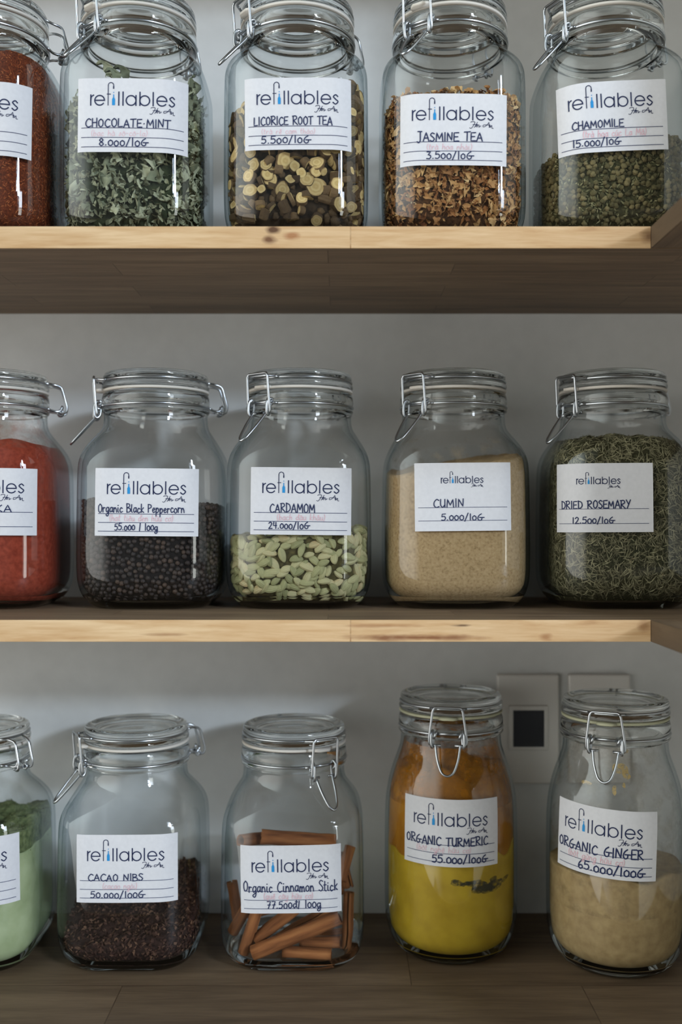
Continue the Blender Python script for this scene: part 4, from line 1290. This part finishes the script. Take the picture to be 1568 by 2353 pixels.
def slice_mesh(seed, rad, th, shard=False):
    r_ = random.Random(seed); n = 22
    prof = [(rad * (.93 if e else 1), z) for z, e in ((-th / 2, 1), (-th / 2 + .5, 0), (th / 2 - .5, 0), (th / 2, 1))]
    v, f, fm = [], [], []
    ph = r_.uniform(0, 9)
    for (r0, z) in prof:
        for j in range(n):
            a = 2 * PI * j / n
            k = 1 + .22 * noise.noise(Vector((math.cos(a) * 1.3 + ph, math.sin(a) * 1.3, seed)))
            if shard: k *= .55 + .45 * abs(math.cos(a / 2 + ph))
            zz = z * (1 + .25 * math.sin(a + ph))
            v.append((r0 * k * math.cos(a), r0 * k * math.sin(a), zz))
    for i in range(3):
        for j in range(n):
            f.append((i * n + j, i * n + (j + 1) % n, (i + 1) * n + (j + 1) % n, (i + 1) * n + j)); fm.append(0 if i == 1 else 0)
    f.append(tuple(range(n - 1, -1, -1))); fm.append(1); f.append(tuple(3 * n + j for j in range(n))); fm.append(1)
    return raw_mesh('licorice_slice', v, f, [m_bark, m_cut], fm, False)
SL = [slice_mesh(i, r_, t_) for i, (r_, t_) in enumerate(((6.2, 5), (5.4, 6), (6.8, 4.5), (4.6, 7), (5.8, 5.5), (3.6, 8)))]
SH = [slice_mesh(20 + i, r_, t_, True) for i, (r_, t_) in enumerate(((5.5, 9), (4.6, 12), (6.2, 7)))]
hf = lambda x, y: 124 + .22 * x + FN(x, y, .05, 8)
v, f = fill_geom('tea', 7.0, Z0, hf); v = roughen(v, 3, .1)
mb = MB(); mb.add(v, f, 0)
for p, nrm in sample(v, f, 420, rr, 4.5):
    lv, lf = lump(3.6 * rr.uniform(.7, 1.2), 7, 5, .5, rr.random() * 9, .7)
    m_ = frame_on(nrm, rr.uniform(0, 6), .8, rr); mb.add([p + m_ @ Vector(q) for q in lv], lf, 1)
stuff('licorice_crumbs', mb, [m_licb, noise_mat('licorice_crumb_bark', [(0.1, s2l(44, 34, 24)), (0.9, s2l(104, 84, 58))], 300, .9, 5, .8, .001, rnd='island')], LOC['licorice'], 'dark licorice root crumbs behind the slices in their jar', 'herb', 'tea')
for i, (p, nrm) in enumerate(in_view('licorice', sample(v, f, 700, rr, 5.6, -.05), 300)):
    if rr.random() < .44:
        put(SL[i % 6], 'licorice_slice', LOC['licorice'], p + nrm * 4.0, frame_on(nrm, rr.uniform(0, 6.3), .28, rr), rr.uniform(.85, 1.3),
            'pale licorice root piece with its cut face turned outward in the licorice jar', 'root slice', 'licorice pieces showing a cut face', 'tea')
    else:
        tz = Vector(nrm).orthogonal().normalized(); tz.rotate(Matrix.Rotation(rr.uniform(0, 6.3), 3, Vector(nrm)))
        me = (SH if rr.random() < .55 else SL)[i % 3]
        put(me, 'licorice_piece', LOC['licorice'], p + nrm * 2.6, frame_on(tz, rr.uniform(0, 6.3), .4, rr), rr.uniform(.75, 1.05),
            'brown bark-covered licorice root chip in the licorice jar', 'root chip', 'licorice chips showing bark', 'tea')

# ---- jasmine
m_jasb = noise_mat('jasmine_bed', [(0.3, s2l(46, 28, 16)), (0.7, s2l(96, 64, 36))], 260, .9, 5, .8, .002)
m_jas = noise_mat('jasmine_petal', [(0.05, s2l(116, 72, 42)), (0.35, s2l(172, 126, 78)), (0.65, s2l(204, 166, 112)), (0.95, s2l(226, 200, 152))], 250, .8, 4, .4, .0006, rnd='object')
m_jasf = noise_mat('jasmine_crumb', [(0.05, s2l(84, 46, 26)), (0.5, s2l(150, 100, 56)), (0.95, s2l(206, 166, 108))], 100, .8, 2, 0, rnd='island')
hf = lambda x, y: 122 + FN(x, y, .06, 7)
v, f = fill_geom('tea', 4.2, Z0, hf); v = roughen(v, 3, .14)
mb = MB(); mb.add(v, f, 0)
flakes(mb, sample(v, f, 3600, rr), rr, 5.5, 3.2, .55, 1.1, 1, 1.2)
stuff('jasmine_crumbs', mb, [m_jasb, m_jasf], LOC['jasmine'], 'broken brown jasmine bits behind the flowers in their jar', 'tea', 'tea')
def flower(seed):
    r_ = random.Random(seed); V, F = [], []
    n = r_.choice((1, 2, 3, 4))
    for k in range(n):
        pv, pf = bent_leaf(9.5 * r_.uniform(.8, 1.1), 6.6 * r_.uniform(.8, 1.1), r_, 6, 4, 1.5, .9)
        m = Matrix.Rotation(2 * PI * k / max(n, 2) + r_.uniform(-.3, .3), 3, 'Z') @ Matrix.Rotation(r_.uniform(-.5, .1), 3, 'Y')
        b = len(V); V += [m @ Vector((a[0] + 3.6, a[1], a[2])) for a in pv]; F += [tuple(i + b for i in q) for q in pf]
    return raw_mesh('jasmine_flower', V, F, [m_jas])
FL = [flower(i) for i in range(10)]
for i, (p, nrm) in enumerate(in_view('jasmine', sample(v, f, 700, rr, 5.0, -.05), 300)):
    put(FL[i % 10], 'jasmine_flower', LOC['jasmine'], p + nrm * 1.7, frame_on(nrm, rr.uniform(0, 6.3), .4, rr), rr.uniform(.75, 1.3),
        'curled tan dried jasmine blossom in the jasmine jar', 'flower', 'dried jasmine blossoms', 'tea')

# ---- peppercorns
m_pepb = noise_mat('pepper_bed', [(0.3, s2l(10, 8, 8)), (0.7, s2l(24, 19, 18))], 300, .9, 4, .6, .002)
m_pep = noise_mat('peppercorn', [(0.05, s2l(30, 24, 24)), (0.6, s2l(52, 42, 38)), (0.88, s2l(78, 60, 48)), (0.98, s2l(150, 112, 74))], 700, .6, 4, .9, .0008, .4, rnd='object')
m_pepi = noise_mat('peppercorn_mass', [(0.05, s2l(30, 24, 24)), (0.6, s2l(52, 42, 38)), (0.95, s2l(78, 60, 48))], 700, .6, 4, .9, .0008, .4, rnd='island')
hf = lambda x, y: 98 - .05 * x + FN(x, y, .05, 4)
v, f = fill_geom('wide', 3.4, Z0 + 1.5, hf); v = roughen(v, .6, .1)
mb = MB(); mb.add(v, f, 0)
pts = sample(v, f, 1500, rr, 3.9)
def seen_first(q, key, tall=0):
    return q[0].y - .15 * q[0].z
J = JARS['pepper']; lx, ly, lz = LOC['pepper']
def vis_rank(q):
    X, Y, Z = lx + q[0].x, ly + q[0].y, lz + q[0].z
    py = HY - (Z - CAM_H) * FPX / Y; px = CX + X * FPX / Y
    hidden = 216 < px < 457 and py < 1232
    return (hidden, q[0].y)
pts.sort(key=vis_rank)
PC = [raw_mesh('peppercorn', *lump(2.35, 12, 8, .16, i), [m_pep]) for i in range(4)]
for i, (p, nrm) in enumerate(pts[:300]):
    put(PC[i % 4], 'peppercorn', LOC['pepper'], p + nrm * .6, Euler((rr.uniform(0, 6), rr.uniform(0, 6), 0)).to_matrix(), rr.uniform(.85, 1.1),
        'round wrinkled black peppercorn in the peppercorn jar', 'peppercorn', 'black peppercorns', 'wide')
for p, nrm in pts[300:]:
    lv, lf = lump(2.35 * rr.uniform(.85, 1.1), 8, 6, .16, rr.random()); mb.add([p + nrm * .6 + Vector(q) for q in lv], lf, 1)
stuff('peppercorn_heap', mb, [m_pepb, m_pepi], LOC['pepper'], 'remaining heap of black peppercorns in their jar', 'spice', 'wide')

# ---- cardamom pods
m_carb = noise_mat('cardamom_bed', [(0.3, s2l(40, 38, 22)), (0.7, s2l(92, 84, 50))], 200, .9, 4, .6, .002)  # dark core colour stands in for the shade between the pods
m_car = noise_mat('cardamom_pod', [(0.05, s2l(122, 124, 84)), (0.45, s2l(160, 158, 114)), (0.75, s2l(184, 176, 134)), (0.95, s2l(178, 146, 100))], 300, .75, 3, .3, .0005, .3, rnd='object')
def pod(seed, L=14.5, W=6.6):
    r_ = random.Random(seed); n, k = 48, 14
    bend = r_.uniform(-.9, .9); v, f = [], []
    for i in range(k + 1):
        s = i / k
        w_ = W / 2 * (math.sin(PI * s) ** .62) * (1 - .18 * s) + (.35 if 0 < i < k else .2)
        for j in range(n):
            a = 2 * PI * j / n
            rib = 1 + .055 * math.cos(12 * a + 1.2 * s) + .11 * math.cos(3 * a)
            v.append(((s - .5) * L, w_ * rib * math.cos(a) + bend * 4 * (s - .5) ** 2, w_ * rib * math.sin(a) * .92))
    for i in range(k):
        for j in range(n):
            f.append((i * n + j, i * n + (j + 1) % n, (i + 1) * n + (j + 1) % n, (i + 1) * n + j))
    f.append(tuple(range(n - 1, -1, -1))); f.append(tuple(k * n + j for j in range(n)))
    return raw_mesh('cardamom_pod', v, f, [m_car])
PODS = [pod(i, r_[0], r_[1]) for i, r_ in enumerate(((14.5, 6.4), (13, 6.8), (15.5, 6.2), (12, 5.8), (14, 7.0), (11, 5.6)))]
hf = lambda x, y: 68 + .07 * x + FN(x, y, .06, 5)
v, f = fill_geom('wide', 5.0, Z0 + 2, hf); v = roughen(v, 1, .1)
mb = MB(); mb.add(v, f, 0)
stuff('cardamom_core', mb, [m_carb], LOC['cardamom'], 'dark core behind the cardamom pods, coloured for the shaded gaps between them', 'spice')
for i, (p, nrm) in enumerate(in_view('cardamom', sample(v, f, 700, rr, 4.5, .02), 300)):
    put(PODS[i % 6], 'cardamom_pod', LOC['cardamom'], p + nrm * rr.uniform(-1.2, 2.2), frame_on(nrm, rr.gauss(0, 1.0), .3, rr), rr.uniform(.9, 1.22),
        'plump pale green ribbed cardamom pod in the cardamom jar', 'cardamom pod', 'cardamom pods', 'wide')

# ---- cinnamon sticks
m_cin = noise_mat('cinnamon_bark', [(0.25, s2l(96, 56, 32)), (0.5, s2l(146, 92, 54)), (0.8, s2l(178, 120, 74))], 90, .85, 7, .5, .0008, stretch=(.25, 2.2, 2.2))
def quill(seed, L, rad):
    r_ = random.Random(seed); half = []
    for i in range(26):      # one scroll rolled in from each side
        a = -1.2 + i / 25 * (PI * 1.95)
        k = 1 - .42 * max(0, (i - 14) / 11)
        half.append((rad * k * math.cos(a), rad * k * math.sin(a)))
    th = 1.1
    outl = half; inn = [(x * (1 - th / max(math.hypot(x, y), 2)), y * (1 - th / max(math.hypot(x, y), 2))) for x, y in half]
    sec = outl + inn[::-1]; n = len(sec)
    v, f = [], []; k = 10
    for i in range(k + 1):
        s = (i / k - .5) * L
        wob = noise.noise(Vector((seed * 3.1, s * .04, 0))) * 1.3
        tw = .25 * noise.noise(Vector((seed, s * .03, 4))); c_, s_ = math.cos(tw), math.sin(tw)
        kk = 1 + .08 * noise.noise(Vector((seed, s * .08, 9)))
        for (x, y) in sec: v.append((s, (x * c_ - y * s_) * kk + wob, (x * s_ + y * c_) * kk))
    for i in range(k):
        for j in range(n):
            f.append((i * n + j, (i + 1) * n + j, (i + 1) * n + (j + 1) % n, i * n + (j + 1) % n))
    m_ = len(half)
    for b in (0, k * n):
        for j in range(m_ - 1):
            f.append((b + j, b + j + 1, b + n - 2 - j, b + n - 1 - j))
    return v, f
CIN = [  # two ends in the photograph, depth of each end, radius, label
    ((581, 2190, 942), (782, 2108, 940), 7.0, 'long cinnamon stick rising to the right across the bottom front of the heap'),
    ((590, 2160, 955), (690, 2080, 952), 6.8, 'cinnamon stick slanting up under the left half of the cinnamon label'),
    ((640, 2158, 972), (768, 2080, 966), 6.6, 'cinnamon stick slanting up under the right half of the cinnamon label'),
    ((562, 2190, 952), (594, 2085, 948), 6.2, 'steep cinnamon stick at the lower left of the heap'),
    ((536, 2140, 975), (572, 2075, 965), 5.7, 'short leaning cinnamon stick against the left glass of its jar'),
    ((650, 2186, 950), (762, 2193, 945), 5.3, 'thin cinnamon stick lying flat on the jar bottom'),
    ((690, 2166, 962), (782, 2168, 958), 6.2, 'cinnamon stick with an open curled end low on the right'),
    ((794, 2188, 975), (801, 2050, 985), 5.9, 'upright cinnamon stick along the right glass of its jar'),
    ((786, 2025, 985), (806, 1945, 1000), 5.9, 'cinnamon stick standing beside the right edge of the cinnamon label'),
    ((600, 1922, 975), (770, 1934, 985), 7.3, 'level cinnamon stick crowning the heap above its label'),
    ((553, 1934, 970), (640, 1924, 1000), 7.0, 'cinnamon stick end poking out above the upper left label corner'),
    ((532, 2025, 990), (545, 2110, 985), 5.9, 'upright cinnamon stick behind the left edge of the cinnamon label'),
    ((800, 2040, 1010), (782, 1960, 1015), 5.7, 'cinnamon stick half hidden behind the right end of the heap'),
    ((560, 1960, 1000), (770, 1965, 1010), 7.0, 'cinnamon stick lying behind the topmost stick'),
    ((560, 2180, 1000), (790, 2150, 1010), 7.0, 'cinnamon stick at the back of the jar bottom'),
    ((570, 2100, 1020), (790, 2040, 1020), 7.0, 'cinnamon stick at the back of the heap'),
]
for i, (a, b, rad, lab) in enumerate(CIN):
    A, B = Vector(P(*a)), Vector(P(*b))
    v, f = quill(i, (B - A).length, rad)
    me = raw_mesh('cinnamon_stick', v, f, [m_cin], None, True)
    q = (B - A).to_track_quat('X', 'Z').to_matrix() @ Matrix.Rotation(R.uniform(0, 6.3), 3, 'X')
    put(me, 'cinnamon_stick', (0, 0, 0), (A + B) / 2, q, 1.0, lab, 'cinnamon stick', 'cinnamon sticks')
